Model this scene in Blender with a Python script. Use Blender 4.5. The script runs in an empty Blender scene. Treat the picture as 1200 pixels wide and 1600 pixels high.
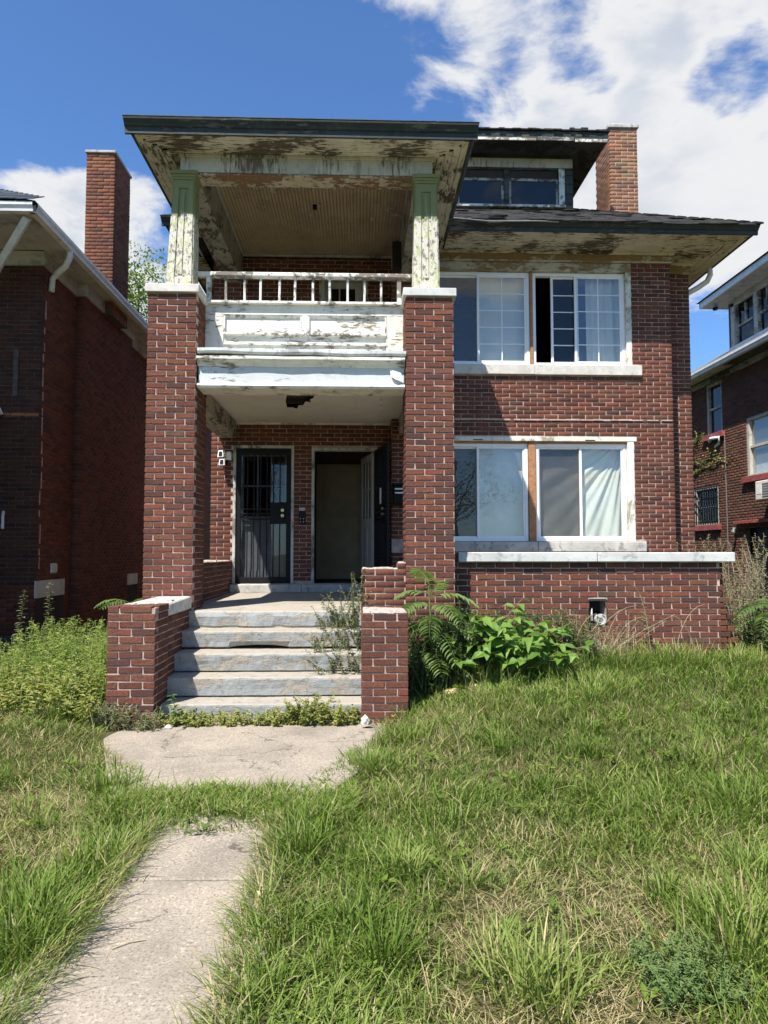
import bpy, math, random
import numpy as np
from mathutils import Vector, Matrix, noise as mnoise
from mathutils.geometry import tessellate_polygon

random.seed(7)
RNG = np.random.default_rng(11)
S = bpy.context.scene
COL = S.collection

# ------------------------------------------------------------------ camera
cam_d = bpy.data.cameras.new('camera')
cam = bpy.data.objects.new('camera', cam_d)
COL.objects.link(cam)
cam_d.sensor_fit = 'HORIZONTAL'
cam_d.sensor_width = 36.0
cam_d.lens = 36.0 * 1109.0 / 1200.0
cam_d.clip_start = 0.05
cam_d.clip_end = 2000.0
cam.location = (0.0, 0.0, 1.54)
cam.rotation_euler = (math.pi / 2 + math.atan(64 / 1109), 0.0, -math.atan(38 / 1109))
S.camera = cam

# ------------------------------------------------------------------ sun, sky, exposure
SUN_TRAVEL = Vector((0.65, 1.0, -1.85)).normalized()
SUN_EL = math.asin(-SUN_TRAVEL.z)
SUN_ROT = math.atan2(-SUN_TRAVEL.x, -SUN_TRAVEL.y)
sun_d = bpy.data.lights.new('sun', 'SUN')
sun_d.energy = 5.0
sun_d.angle = math.radians(0.5)
sun_d.color = (1.0, 0.955, 0.89)
sun = bpy.data.objects.new('sun', sun_d)
COL.objects.link(sun)
sun.rotation_euler = SUN_TRAVEL.to_track_quat('-Z', 'Y').to_euler()
sun.location = (-6, -9, 17)

S.view_settings.view_transform = 'Standard'
S.view_settings.look = 'None'
S.view_settings.gamma = 1.0
S.view_settings.use_curve_mapping = False
S.view_settings.exposure = 0.8

S.cycles.max_bounces = 7
S.cycles.diffuse_bounces = 4
S.cycles.glossy_bounces = 3
S.cycles.transmission_bounces = 4
S.cycles.transparent_max_bounces = 10
S.cycles.use_adaptive_sampling = True
S.cycles.adaptive_threshold = 0.015
S.cycles.use_denoising = True

W = bpy.data.worlds.new('World')
S.world = W
W.use_nodes = True


class NT:
    """small node-tree helper"""
    def __init__(self, tree):
        self.t = tree
        self.t.nodes.clear()

    def n(self, kind, **kw):
        nd = self.t.nodes.new(kind)
        for k, v in kw.items():
            if k == 'i':
                for kk, vv in v.items():
                    self.put(nd, kk, vv)
            else:
                setattr(nd, k, v)
        return nd

    def put(self, nd, key, val):
        sock = nd.inputs[key]
        if isinstance(val, bpy.types.NodeSocket):
            self.t.links.new(val, sock)
        else:
            sock.default_value = val

    def math(self, op, a, b=None, c=None, clamp=False):
        nd = self.n('ShaderNodeMath', operation=op, use_clamp=clamp)
        self.put(nd, 0, a)
        if b is not None:
            self.put(nd, 1, b)
        if c is not None:
            self.put(nd, 2, c)
        return nd.outputs[0]

    def vmath(self, op, a, b=None):
        nd = self.n('ShaderNodeVectorMath', operation=op)
        self.put(nd, 0, a)
        if b is not None:
            self.put(nd, 1, b)
        return nd

    def mix(self, f, a, b, blend='MIX'):
        nd = self.n('ShaderNodeMix', data_type='RGBA', blend_type=blend)
        self.put(nd, 0, f)
        self.put(nd, 6, a if not isinstance(a, tuple) else (*a, 1)[:4])
        self.put(nd, 7, b if not isinstance(b, tuple) else (*b, 1)[:4])
        return nd.outputs[2]

    def noise(self, vec, scale, detail=4.0, rough=0.55, dist=0.0):
        nd = self.n('ShaderNodeTexNoise')
        self.put(nd, 'Vector', vec)
        self.put(nd, 'Scale', scale)
        self.put(nd, 'Detail', detail)
        self.put(nd, 'Roughness', rough)
        self.put(nd, 'Distortion', dist)
        return nd.outputs['Fac']

    def ramp(self, f, stops, interp='LINEAR'):
        nd = self.n('ShaderNodeValToRGB')
        cr = nd.color_ramp
        cr.interpolation = interp
        while len(cr.elements) > 1:
            cr.elements.remove(cr.elements[-1])
        cr.elements[0].position = stops[0][0]
        cr.elements[0].color = (*stops[0][1], 1)
        for p, c in stops[1:]:
            e = cr.elements.new(p)
            e.color = (*c, 1)
        self.put(nd, 0, f)
        return nd.outputs[0]

    def range(self, v, a, b, c=0.0, d=1.0, smooth=True):
        nd = self.n('ShaderNodeMapRange', clamp=True)
        nd.interpolation_type = 'SMOOTHSTEP' if smooth else 'LINEAR'
        for k, x in zip((0, 1, 2, 3, 4), (v, a, b, c, d)):
            self.put(nd, k, x)
        return nd.outputs[0]

    def scaled(self, vec, sc):
        return self.vmath('MULTIPLY', vec, sc).outputs[0]

    def bump(self, h, strength=0.3, dist=0.01, normal=None):
        nd = self.n('ShaderNodeBump')
        self.put(nd, 'Height', h)
        self.put(nd, 'Strength', strength)
        self.put(nd, 'Distance', dist)
        if normal is not None:
            self.put(nd, 'Normal', normal)
        return nd.outputs[0]


def build_sky():
    t = NT(W.node_tree)
    out = t.n('ShaderNodeOutputWorld')
    sky = t.n('ShaderNodeTexSky', sky_type='NISHITA')
    sky.sun_disc = False
    sky.sun_elevation = SUN_EL
    sky.sun_rotation = SUN_ROT
    sky.altitude = 200
    sky.air_density = 1.0
    sky.dust_density = 0.35
    sky.ozone_density = 1.6
    tc = t.n('ShaderNodeTexCoord')
    d = t.vmath('NORMALIZE', tc.outputs['Generated']).outputs[0]
    sep = t.n('ShaderNodeSeparateXYZ')
    t.put(sep, 0, d)
    zz = t.math('MAXIMUM', t.math('ADD', sep.outputs[2], 0.22), 0.05)
    cmb = t.n('ShaderNodeCombineXYZ')
    t.put(cmb, 0, t.math('DIVIDE', sep.outputs[0], zz))
    t.put(cmb, 1, t.math('DIVIDE', sep.outputs[1], zz))
    t.put(cmb, 2, 0.37)
    p = cmb.outputs[0]
    wp = t.noise(p, 1.6, 3.0, 0.5)
    pw = t.vmath('ADD', p, t.scaled(t.n('ShaderNodeCombineXYZ', i={0: wp, 1: wp, 2: wp}).outputs[0], (0.35, -0.25, 0.2))).outputs[0]
    base = t.noise(pw, 3.2, 10.0, 0.60, 0.15)
    big = t.noise(p, 0.8, 3.0, 0.5, 0.0)
    v = t.math('ADD', t.math('MULTIPLY', base, 1.55), t.math('MULTIPLY_ADD', big, 0.30, -0.37))
    # weather of that day: banks of broken cloud with one clear stretch
    banks = [((0.13, 0.79, 0.60), 0.962, 0.27), ((0.42, 0.75, 0.49), 0.925, 0.19),
             ((0.443, 0.801, 0.403), 0.955, 0.10), ((-0.42, 0.815, 0.40), 0.970, 0.27), ((-0.25, 0.885, 0.37), 0.982, 0.23),
             ((-0.16, 0.80, 0.577), 0.955, -0.40), ((0.225, 0.795, 0.545), 0.9950, -0.27), ((0.275, 0.76, 0.60), 0.9965, -0.24), ((0.12, 0.83, 0.53), 0.9985, -0.18), ((0.42, 0.74, 0.53), 0.9980, -0.12),
             ((0.50, 0.84, 0.22), 0.97, -0.26), ((-0.35, 0.70, 0.63), 0.95, -0.25)]
    for dr, c, a in banks:
        v0 = Vector(dr).normalized()
        dt = t.vmath('DOT_PRODUCT', d, tuple(v0)).outputs['Value']
        v = t.math('ADD', v, t.range(dt, c, 1.0, 0.0, a))
    cover = t.range(v, 0.61, 0.83)
    cover = t.math('MULTIPLY', cover, t.range(sep.outputs[2], 0.0, 0.12))
    shade = t.noise(pw, 1.5, 5.0, 0.55, 0.2)
    thick = t.range(v, 0.80, 1.02)
    ccol = t.mix(t.math('MULTIPLY', thick, t.range(shade, 0.42, 0.66)), (9.9, 10.0, 10.2), (6.6, 7.3, 8.5))
    skyc = t.mix(1.0, sky.outputs[0], (1.24, 1.74, 2.32), 'MULTIPLY')
    col = t.mix(cover, skyc, ccol)
    bg = t.n('ShaderNodeBackground')
    t.put(bg, 0, col)
    t.put(bg, 1, 0.05)
    t.t.links.new(bg.outputs[0], out.inputs[0])


build_sky()

# ------------------------------------------------------------------ materials
MATS = {}


def begin(name):
    m = bpy.data.materials.new(name)
    m.use_nodes = True
    t = NT(m.node_tree)
    out = t.n('ShaderNodeOutputMaterial')
    b = t.n('ShaderNodeBsdfPrincipled')
    t.t.links.new(b.outputs[0], out.inputs[0])
    g = t.n('ShaderNodeNewGeometry')
    MATS[name] = m
    return m, t, b, g.outputs['Position'], out, g


def plain(name, col, rough=0.7, var=0.15, nscale=6.0, bump=0.1, bscale=60.0, metal=0.0, spec=0.4, dirt=None, dirt_amt=0.4):
    m, t, b, pos, out, g = begin(name)
    f = t.noise(pos, nscale, 6.0, 0.6)
    lo = tuple(c * (1 - var) for c in col)
    hi = tuple(min(1, c * (1 + var)) for c in col)
    c = t.mix(t.range(f, 0.3, 0.7), lo, hi)
    if dirt:
        f2 = t.noise(pos, nscale * 2.7, 7.0, 0.65, 0.4)
        c = t.mix(t.range(f2, 0.52, 0.66, 0.0, dirt_amt), c, dirt)
    t.put(b, 'Base Color', c)
    t.put(b, 'Roughness', rough)
    t.put(b, 'Metallic', metal)
    t.put(b, 'Specular IOR Level', spec)
    if bump:
        t.put(b, 'Normal', t.bump(t.noise(pos, bscale, 5.0, 0.6), bump, 0.01))
    return m


def peeling(name, paint, wood, amount, sc=(6, 6, 6), paint2=None, edge=0.05, rough=0.65, grime=(0.10, 0.085, 0.06), grime_amt=0.35):
    """old paint flaking off boards; amount = share of bare wood"""
    m, t, b, pos, out, g = begin(name)
    v = t.scaled(pos, sc)
    f = t.noise(v, 1.0, 9.0, 0.70, 0.5)
    wet = t.noise(t.vmath('ADD', pos, (3.1, 7.7, 1.9)).outputs[0], 1.9, 3.0, 0.5)
    f = t.math('ADD', f, t.math('MULTIPLY_ADD', wet, 0.75, -0.375))
    th = 0.33 + amount * 0.34
    bare = t.range(f, th + edge * 0.6, th - edge * 0.6)
    rim = t.math('MULTIPLY', t.range(f, th + edge * 2.2, th + edge * 0.6), t.math('SUBTRACT', 1.0, bare))
    f3 = t.noise(pos, 3.0, 6.0, 0.6)
    pc = t.mix(t.range(f3, 0.35, 0.7), paint, paint2 if paint2 else tuple(c * 0.8 for c in paint))
    fg = t.noise(t.scaled(pos, (9, 9, 3)), 1.0, 8.0, 0.7, 0.3)
    pc = t.mix(t.range(fg, 0.50, 0.72, 0.0, grime_amt), pc, grime)
    pc = t.mix(t.math('MULTIPLY', rim, 0.45), pc, tuple(c * 0.45 for c in paint))
    wn = t.noise(t.scaled(pos, (sc[0] * 2, sc[1] * 2, sc[2] * 2)), 2.0, 6.0, 0.6)
    wc = t.mix(wn, tuple(c * 0.55 for c in wood), tuple(c * 1.35 for c in wood))
    t.put(b, 'Base Color', t.mix(bare, pc, wc))
    t.put(b, 'Roughness', t.range(bare, 0, 1, rough, 0.9))
    h = t.math('ADD', t.math('MULTIPLY', bare, -1.0), t.math('MULTIPLY', wn, 0.35))
    t.put(b, 'Normal', t.bump(h, 0.7, 0.011))
    return m


def brick_mat(name, use_attr, tint=(1, 1, 1), dark=1.0):
    m, t, b, pos, out, g = begin(name)
    if use_attr:
        a = t.n('ShaderNodeAttribute', attribute_name='rnd')
        r = a.outputs['Fac']
    else:
        r = t.n('ShaderNodeObjectInfo').outputs['Random']
    def T(c):
        return tuple(x * k * dark for x, k in zip(c, tint))
    c = t.ramp(r, [(0.0, T((0.092, 0.043, 0.031))), (0.12, T((0.130, 0.049, 0.032))), (0.35, T((0.180, 0.060, 0.035))),
                   (0.6, T((0.205, 0.073, 0.040))), (0.80, T((0.215, 0.088, 0.048))), (0.93, T((0.260, 0.078, 0.046))), (1.0, T((0.140, 0.086, 0.050)))])
    mott = t.noise(t.scaled(pos, (90, 90, 150)), 1.0, 5.0, 0.65)
    c = t.mix(t.range(mott, 0.42, 0.62, 0.0, 0.80), c, T((0.050, 0.024, 0.019)))
    big = t.noise(pos, 1.7, 5.0, 0.6)
    c = t.mix(t.range(big, 0.45, 0.75, 0.0, 0.35), c, T((0.16, 0.07, 0.055)))
    soot = t.noise(t.vmath('ADD', pos, (2, 5, 9)).outputs[0], 0.55, 5.0, 0.6)
    c = t.mix(t.range(soot, 0.47, 0.72, 0.0, 0.35), c, T((0.062, 0.036, 0.030)))
    run = t.noise(t.scaled(pos, (5, 5, 0.45)), 1.0, 6.0, 0.65)
    c = t.mix(t.range(run, 0.56, 0.76, 0.0, 0.30), c, T((0.07, 0.040, 0.034)))
    lime = t.noise(t.scaled(pos, (14, 14, 26)), 1.0, 8.0, 0.7, 0.4)
    c = t.mix(t.range(lime, 0.62, 0.76, 0.0, 0.35), c, (0.34, 0.25, 0.21))
    t.put(b, 'Base Color', c)
    t.put(b, 'Roughness', 0.88)
    t.put(b, 'Specular IOR Level', 0.25)
    t.put(b, 'Normal', t.bump(mott, 1.0, 0.009))
    return m


brick_mat('brick', False)
brick_mat('brick_mass', True)
brick_mat('brick_orange', True, (1.95, 2.6, 2.4))
brick_mat('brick_left_chimney', True, (1.4, 1.45, 1.3))
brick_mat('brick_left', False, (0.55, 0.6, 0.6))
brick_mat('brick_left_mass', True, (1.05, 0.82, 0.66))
brick_mat('brick_right_mass', True, (0.95, 1.15, 1.15))
plain('mortar', (0.45, 0.34, 0.285), 0.95, 0.28, 9.0, 0.4, 150.0, spec=0.1, dirt=(0.27, 0.205, 0.17), dirt_amt=0.4)
plain('mortar_dark', (0.11, 0.088, 0.08), 0.95, 0.25, 9.0, 0.4, 150.0, spec=0.1)
plain('mortar_crumb', (0.43, 0.36, 0.31), 0.95, 0.2, 20.0, 0.6, 80.0, spec=0.1)
plain('limestone', (0.56, 0.53, 0.47), 0.85, 0.12, 5.0, 0.25, 90.0, spec=0.2, dirt=(0.30, 0.28, 0.25), dirt_amt=0.5)
plain('sill_worn', (0.42, 0.41, 0.37), 0.88, 0.2, 4.0, 0.35, 60.0, spec=0.2, dirt=(0.17, 0.16, 0.15), dirt_amt=0.75)
plain('cap_worn', (0.54, 0.54, 0.50), 0.85, 0.12, 3.0, 0.3, 70.0, spec=0.2, dirt=(0.28, 0.29, 0.28), dirt_amt=0.8)
peeling('paint_white', (0.72, 0.70, 0.61), (0.24, 0.19, 0.13), 0.12, (7, 7, 26), (0.64, 0.62, 0.53), grime_amt=0.3)
peeling('paint_white_rail', (0.76, 0.75, 0.68), (0.22, 0.19, 0.15), 0.26, (14, 14, 14), None, grime_amt=0.3)
peeling('paint_frieze_board', (0.55, 0.575, 0.55), (0.25, 0.2, 0.14), 0.05, (8, 8, 22), (0.49, 0.51, 0.48), grime_amt=0.15)
peeling('paint_beam', (0.52, 0.50, 0.42), (0.17, 0.14, 0.11), 0.10, (26, 26, 3.5), (0.42, 0.40, 0.33), grime_amt=0.6)
peeling('paint_soffit', (0.60, 0.56, 0.45), (0.10, 0.08, 0.055), 0.33, (7, 30, 30), (0.50, 0.46, 0.36), edge=0.025, grime_amt=0.55)
peeling('paint_soffit_side', (0.60, 0.56, 0.45), (0.10, 0.085, 0.06), 0.22, (30, 7, 30), (0.50, 0.46, 0.36), edge=0.025, grime_amt=0.55)
peeling('paint_side_beam', (0.40, 0.37, 0.30), (0.09, 0.075, 0.055), 0.34, (16, 6, 16), (0.30, 0.27, 0.21), edge=0.03, grime_amt=0.7)
peeling('paint_rust', (0.50, 0.44, 0.33), (0.20, 0.11, 0.055), 0.50, (12, 20, 20), (0.42, 0.34, 0.22), edge=0.03, grime=(0.2, 0.13, 0.05), grime_amt=0.6)
peeling('paint_frieze_rotten', (0.56, 0.51, 0.38), (0.26, 0.16, 0.065), 0.80, (4.5, 4.5, 8), (0.47, 0.40, 0.27), grime=(0.24, 0.15, 0.06), grime_amt=0.7)
peeling('paint_dark', (0.016, 0.022, 0.020), (0.11, 0.11, 0.085), 0.16, (4, 4, 30), (0.026, 0.036, 0.030), edge=0.04, grime=(0.10, 0.12, 0.07), grime_amt=0.35)
peeling('paint_dormer', (0.46, 0.44, 0.39), (0.10, 0.09, 0.08), 0.42, (9, 9, 16), None, grime_amt=0.5)
peeling('paint_dormer_soffit', (0.055, 0.06, 0.058), (0.025, 0.024, 0.023), 0.40, (4, 4, 9), None, grime=(0.3, 0.14, 0.04), grime_amt=0.14)
peeling('paint_ceiling_white', (0.66, 0.63, 0.54), (0.3, 0.25, 0.18), -0.35, (3, 3, 3), (0.60, 0.57, 0.48), grime_amt=0.16)
peeling('paint_ceiling_tan', (0.44, 0.325, 0.185), (0.55, 0.48, 0.37), 0.0, (5, 5, 5), (0.37, 0.265, 0.145), grime_amt=0.25)
peeling('paint_window_trim', (0.74, 0.72, 0.63), (0.40, 0.33, 0.22), 0.10, (9, 9, 7), (0.66, 0.62, 0.50), grime_amt=0.35)
peeling('paint_head_trim', (0.52, 0.46, 0.33), (0.28, 0.19, 0.09), 0.42, (7, 7, 14), None, grime_amt=0.4)
peeling('paint_door_trim', (0.52, 0.51, 0.46), (0.2, 0.17, 0.13), 0.2, (12, 12, 6), None, grime_amt=0.4)
peeling('paint_neighbour', (0.50, 0.475, 0.41), (0.35, 0.3, 0.22), 0.08, (4, 4, 8), None, grime_amt=0.3)
plain('pvc', (0.84, 0.85, 0.84), 0.35, 0.03, 3.0, 0.0, spec=0.5, dirt=(0.5, 0.48, 0.42), dirt_amt=0.15)
plain('gutter_white', (0.70, 0.70, 0.67), 0.45, 0.1, 4.0, 0.05, 40.0, spec=0.5, dirt=(0.3, 0.28, 0.24), dirt_amt=0.4)
plain('metal_black', (0.008, 0.008, 0.009), 0.55, 0.3, 12.0, 0.05, 80.0, spec=0.2)
plain('metal_grey', (0.35, 0.35, 0.34), 0.4, 0.1, 12.0, 0.05, 80.0, metal=0.7)
plain('brass', (0.55, 0.42, 0.2), 0.3, 0.1, 12.0, 0.0, metal=1.0)
plain('dark_room_and_shade', (0.055, 0.048, 0.042), 0.95, 0.2, 2.0, 0.0, spec=0.1)  # dark plaster of rooms; also stands in for shade in gaps and holes
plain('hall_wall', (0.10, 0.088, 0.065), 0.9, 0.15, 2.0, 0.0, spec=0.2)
plain('wood_door', (0.36, 0.29, 0.18), 0.6, 0.12, 3.0, 0.05, 40.0)
plain('door_pale', (0.40, 0.385, 0.345), 0.6, 0.1, 4.0, 0.05, 40.0)
plain('wood_brown', (0.36, 0.17, 0.07), 0.7, 0.25, 14.0, 0.15, 60.0, dirt=(0.22, 0.2, 0.17), dirt_amt=0.8)
plain('fabric_white', (0.66, 0.645, 0.58), 0.95, 0.05, 3.0, 0.15, 300.0, spec=0.1)
plain('blind_grey', (0.155, 0.150, 0.130), 0.8, 0.06, 3.0, 0.0, spec=0.2)
plain('paper', (0.75, 0.74, 0.7), 0.8, 0.06, 6.0, 0.0)
plain('shingle', (0.034, 0.032, 0.031), 0.95, 0.45, 7.0, 0.5, 120.0, spec=0.1, dirt=(0.016, 0.015, 0.014), dirt_amt=0.6)
plain('shingle_grey', (0.16, 0.165, 0.17), 0.95, 0.3, 5.0, 0.5, 120.0, spec=0.1)
plain('shingle_blue', (0.05, 0.058, 0.068), 0.95, 0.35, 5.0, 0.5, 120.0, spec=0.1)
plain('red_sill', (0.26, 0.05, 0.045), 0.7, 0.2, 6.0, 0.1, 60.0, dirt=(0.45, 0.38, 0.33), dirt_amt=0.35)
plain('rock', (0.48, 0.37, 0.22), 0.9, 0.2, 10.0, 0.5, 50.0, spec=0.2)
plain('rubble', (0.62, 0.60, 0.55), 0.9, 0.15, 10.0, 0.5, 50.0, spec=0.2)
plain('bark', (0.13, 0.10, 0.075), 0.95, 0.3, 20.0, 0.6, 40.0, spec=0.1)
plain('stem_green', (0.12, 0.16, 0.05), 0.7, 0.25, 20.0, 0.1, 40.0)
plain('stem_red', (0.24, 0.10, 0.08), 0.7, 0.25, 20.0, 0.1, 40.0)
plain('stem_dry', (0.36, 0.30, 0.19), 0.8, 0.25, 20.0, 0.1, 40.0)
plain('appliance', (0.66, 0.63, 0.55), 0.5, 0.1, 4.0, 0.0, dirt=(0.35, 0.25, 0.15), dirt_amt=0.4)


def glass_mat(name, refl=0.10, tint=(0.95, 0.975, 0.965), haze=0.0, haze_col=(0.25, 0.27, 0.26)):
    m = bpy.data.materials.new(name)
    m.use_nodes = True
    t = NT(m.node_tree)
    out = t.n('ShaderNodeOutputMaterial')
    g = t.n('ShaderNodeNewGeometry')
    tr = t.n('ShaderNodeBsdfTransparent')
    t.put(tr, 0, (*tint, 1))
    gl = t.n('ShaderNodeBsdfGlossy')
    t.put(gl, 'Roughness', 0.015)
    w = t.noise(g.outputs['Position'], 1.3, 2.0, 0.5)
    t.put(gl, 'Normal', t.bump(w, 0.06, 0.05))
    fr = t.n('ShaderNodeFresnel')
    t.put(fr, 0, 1.5)
    f = t.math('ADD', t.math('MULTIPLY', fr.outputs[0], 0.9), refl, clamp=True)
    f = t.math('MULTIPLY', f, t.math('SUBTRACT', 1.0, g.outputs['Backfacing']))
    base = tr.outputs[0]
    if haze > 0:
        df = t.n('ShaderNodeBsdfDiffuse')
        t.put(df, 0, (*haze_col, 1))
        hz = t.n('ShaderNodeMixShader')
        dn = t.noise(g.outputs['Position'], 5.0, 6.0, 0.6)
        t.put(hz, 0, t.range(dn, 0.2, 0.8, haze * 0.6, haze * 1.3))
        t.put(hz, 1, base)
        t.put(hz, 2, df.outputs[0])
        base = hz.outputs[0]
    mx = t.n('ShaderNodeMixShader')
    t.put(mx, 0, f)
    t.put(mx, 1, base)
    t.put(mx, 2, gl.outputs[0])
    t.t.links.new(mx.outputs[0], out.inputs[0])
    MATS[name] = m
    return m


glass_mat('glass', 0.12, haze=0.03)
glass_mat('glass_door', 0.03, (0.7, 0.72, 0.75), haze=0.02, haze_col=(0.05, 0.05, 0.05))
glass_mat('glass_dusty', 0.14, haze=0.10, haze_col=(0.34, 0.36, 0.35))
glass_mat('glass_dark', 0.015, (0.5, 0.53, 0.56), haze=0.03, haze_col=(0.1, 0.1, 0.12))
glass_mat('insect_screen', 0.03, (0.72, 0.72, 0.72), haze=0.28, haze_col=(0.11, 0.11, 0.105))


def concrete_mat(name, col, col2, speck=0.5, crack=True):
    m, t, b, pos, out, g = begin(name)
    f = t.noise(pos, 2.2, 7.0, 0.62, 0.2)
    c = t.mix(t.range(f, 0.3, 0.7), col, col2)
    s = t.noise(pos, 75.0, 5.0, 0.75)
    c = t.mix(t.range(s, 0.48, 0.62, 0.0, speck), c, tuple(x * 0.45 for x in col2))
    s2 = t.noise(t.vmath('ADD', pos, (7, 3, 1)).outputs[0], 48.0, 5.0, 0.75)
    c = t.mix(t.range(s2, 0.54, 0.66, 0.0, speck), c, tuple(min(1, x * 1.45) for x in col))
    d = t.noise(pos, 6.5, 7.0, 0.7, 0.3)
    c = t.mix(t.range(d, 0.55, 0.72, 0.0, 0.4), c, tuple(x * 0.6 for x in col2))
    wv = t.vmath('ADD', pos, t.scaled(t.n('ShaderNodeCombineXYZ', i={0: d, 1: f, 2: s}).outputs[0], (0.5, 0.5, 0.0))).outputs[0]
    vo = t.n('ShaderNodeTexVoronoi', feature='DISTANCE_TO_EDGE')
    t.put(vo, 'Vector', wv)
    t.put(vo, 'Scale', 0.8)
    crk = t.math('MULTIPLY', t.range(vo.outputs['Distance'], 0.007, 0.002), t.range(f, 0.42, 0.55))
    c = t.mix(t.math('MULTIPLY', crk, 0.8), c, (0.05, 0.045, 0.035))
    st = t.noise(pos, 1.1, 5.0, 0.6, 0.5)
    c = t.mix(t.range(st, 0.50, 0.68, 0.0, 0.45), c, tuple(x * 0.55 for x in col2))
    t.put(b, 'Base Color', c)
    t.put(b, 'Roughness', 0.93)
    t.put(b, 'Specular IOR Level', 0.2)
    t.put(b, 'Normal', t.bump(t.math('ADD', s, t.math('MULTIPLY', d, 0.7)), 0.5, 0.006))
    return m


concrete_mat('path_concrete', (0.385, 0.325, 0.25), (0.305, 0.26, 0.205), 0.75)
concrete_mat('porch_concrete', (0.42, 0.37, 0.295), (0.35, 0.315, 0.255), 0.4)


def step_mat():
    m, t, b, pos, out, g = begin('step_painted')
    nrm = t.n('ShaderNodeSeparateXYZ')
    t.put(nrm, 0, g.outputs['True Normal'])
    up = t.range(nrm.outputs[2], 0.25, 0.8)
    f = t.noise(t.scaled(pos, (4, 6, 9)), 1.0, 9.0, 0.66, 0.5)
    worn = t.math('ADD', f, t.math('MULTIPLY', up, 0.17))
    bare = t.range(worn, 0.50, 0.54)
    p = t.noise(pos, 5.0, 6.0, 0.6)
    paint = t.mix(p, (0.25, 0.262, 0.255), (0.37, 0.38, 0.36))
    cn = t.noise(t.scaled(pos, (9, 9, 40)), 1.0, 7.0, 0.7)
    con = t.mix(cn, (0.25, 0.225, 0.185), (0.46, 0.41, 0.33))
    c = t.mix(bare, paint, con)
    d = t.noise(pos, 11.0, 8.0, 0.7, 0.5)
    c = t.mix(t.range(d, 0.53, 0.66, 0.0, 0.65), c, (0.17, 0.16, 0.14))
    t.put(b, 'Base Color', c)
    t.put(b, 'Roughness', 0.9)
    t.put(b, 'Specular IOR Level', 0.2)
    h = t.math('ADD', t.math('MULTIPLY', bare, -0.6), t.math('ADD', cn, t.math('MULTIPLY', d, 0.8)))
    t.put(b, 'Normal', t.bump(h, 0.6, 0.010))


step_mat()


def column_mat():
    """green coat left near the top, older white and yellow coats and bare wood below"""
    m, t, b, pos, out, g = begin('paint_column')
    sp = t.n('ShaderNodeSeparateXYZ')
    t.put(sp, 0, pos)
    f = t.noise(t.scaled(pos, (16, 16, 7)), 1.0, 9.0, 0.68, 0.4)
    f2 = t.noise(t.vmath('ADD', t.scaled(pos, (20, 20, 9)), (3, 9, 5)).outputs[0], 1.0, 8.0, 0.68, 0.4)
    f3 = t.noise(t.vmath('ADD', t.scaled(pos, (26, 26, 14)), (13, 2, 8)).outputs[0], 1.0, 8.0, 0.68, 0.4)
    lvl = t.math('ADD', t.range(sp.outputs[2], 5.05, 5.78, 0.0, 0.75, False), t.math('MULTIPLY', f, 0.55))
    green = t.range(lvl, 0.60, 0.66)
    under = t.mix(t.range(f2, 0.53, 0.56), (0.56, 0.53, 0.43), (0.42, 0.44, 0.21))
    under = t.mix(t.range(f3, 0.545, 0.57), under, (0.19, 0.17, 0.14))
    gc = t.mix(t.noise(pos, 4.0, 5.0), (0.165, 0.175, 0.060), (0.235, 0.242, 0.100))
    t.put(b, 'Base Color', t.mix(green, under, gc))
    t.put(b, 'Roughness', 0.75)
    h = t.math('ADD', t.math('MULTIPLY', green, 1.0), t.math('ADD', t.math('MULTIPLY', f2, 0.6), t.math('MULTIPLY', f3, -0.8)))
    t.put(b, 'Normal', t.bump(h, 0.6, 0.007))


column_mat()


def leaf_mat(name, lo, mid, hi, dry=None, trans=0.35, rough=0.5, spec=0.3):
    m = bpy.data.materials.new(name)
    m.use_nodes = True
    t = NT(m.node_tree)
    out = t.n('ShaderNodeOutputMaterial')
    a = t.n('ShaderNodeAttribute', attribute_name='rnd').outputs['Fac']
    c = t.ramp(a, [(0.0, lo), (0.5, mid), (1.0, hi)])
    if dry:
        dd = t.n('ShaderNodeAttribute', attribute_name='dry').outputs['Fac']
        straw = t.ramp(a, [(0.0, tuple(x * 0.6 for x in dry)), (1.0, tuple(min(1, x * 1.25) for x in dry))])
        c = t.mix(dd, c, straw)
    b = t.n('ShaderNodeBsdfPrincipled')
    t.put(b, 'Base Color', c)
    t.put(b, 'Roughness', rough)
    t.put(b, 'Specular IOR Level', spec)
    tr = t.n('ShaderNodeBsdfTranslucent')
    t.put(tr, 0, t.mix(1.0, c, (1.25, 1.35, 0.7), 'MULTIPLY'))
    mx = t.n('ShaderNodeMixShader')
    t.put(mx, 0, trans)
    t.put(mx, 1, b.outputs[0])
    t.put(mx, 2, tr.outputs[0])
    t.t.links.new(mx.outputs[0], out.inputs[0])
    MATS[name] = m


leaf_mat('grass_blade', (0.056, 0.108, 0.013), (0.136, 0.204, 0.032), (0.290, 0.335, 0.094), dry=(0.44, 0.36, 0.19), trans=0.28, spec=0.16)
leaf_mat('leaf_weed', (0.085, 0.14, 0.02), (0.16, 0.23, 0.035), (0.28, 0.33, 0.07), dry=(0.38, 0.33, 0.10))
leaf_mat('leaf_yellow', (0.13, 0.16, 0.03), (0.24, 0.26, 0.06), (0.36, 0.35, 0.10), dry=(0.4, 0.32, 0.12))
leaf_mat('leaf_poke', (0.085, 0.16, 0.025), (0.14, 0.25, 0.04), (0.21, 0.33, 0.065))
leaf_mat('leaf_blue', (0.06, 0.115, 0.028), (0.115, 0.18, 0.05), (0.18, 0.25, 0.085))
leaf_mat('leaf_heaven', (0.07, 0.125, 0.032), (0.12, 0.19, 0.055), (0.19, 0.26, 0.085))
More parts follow.
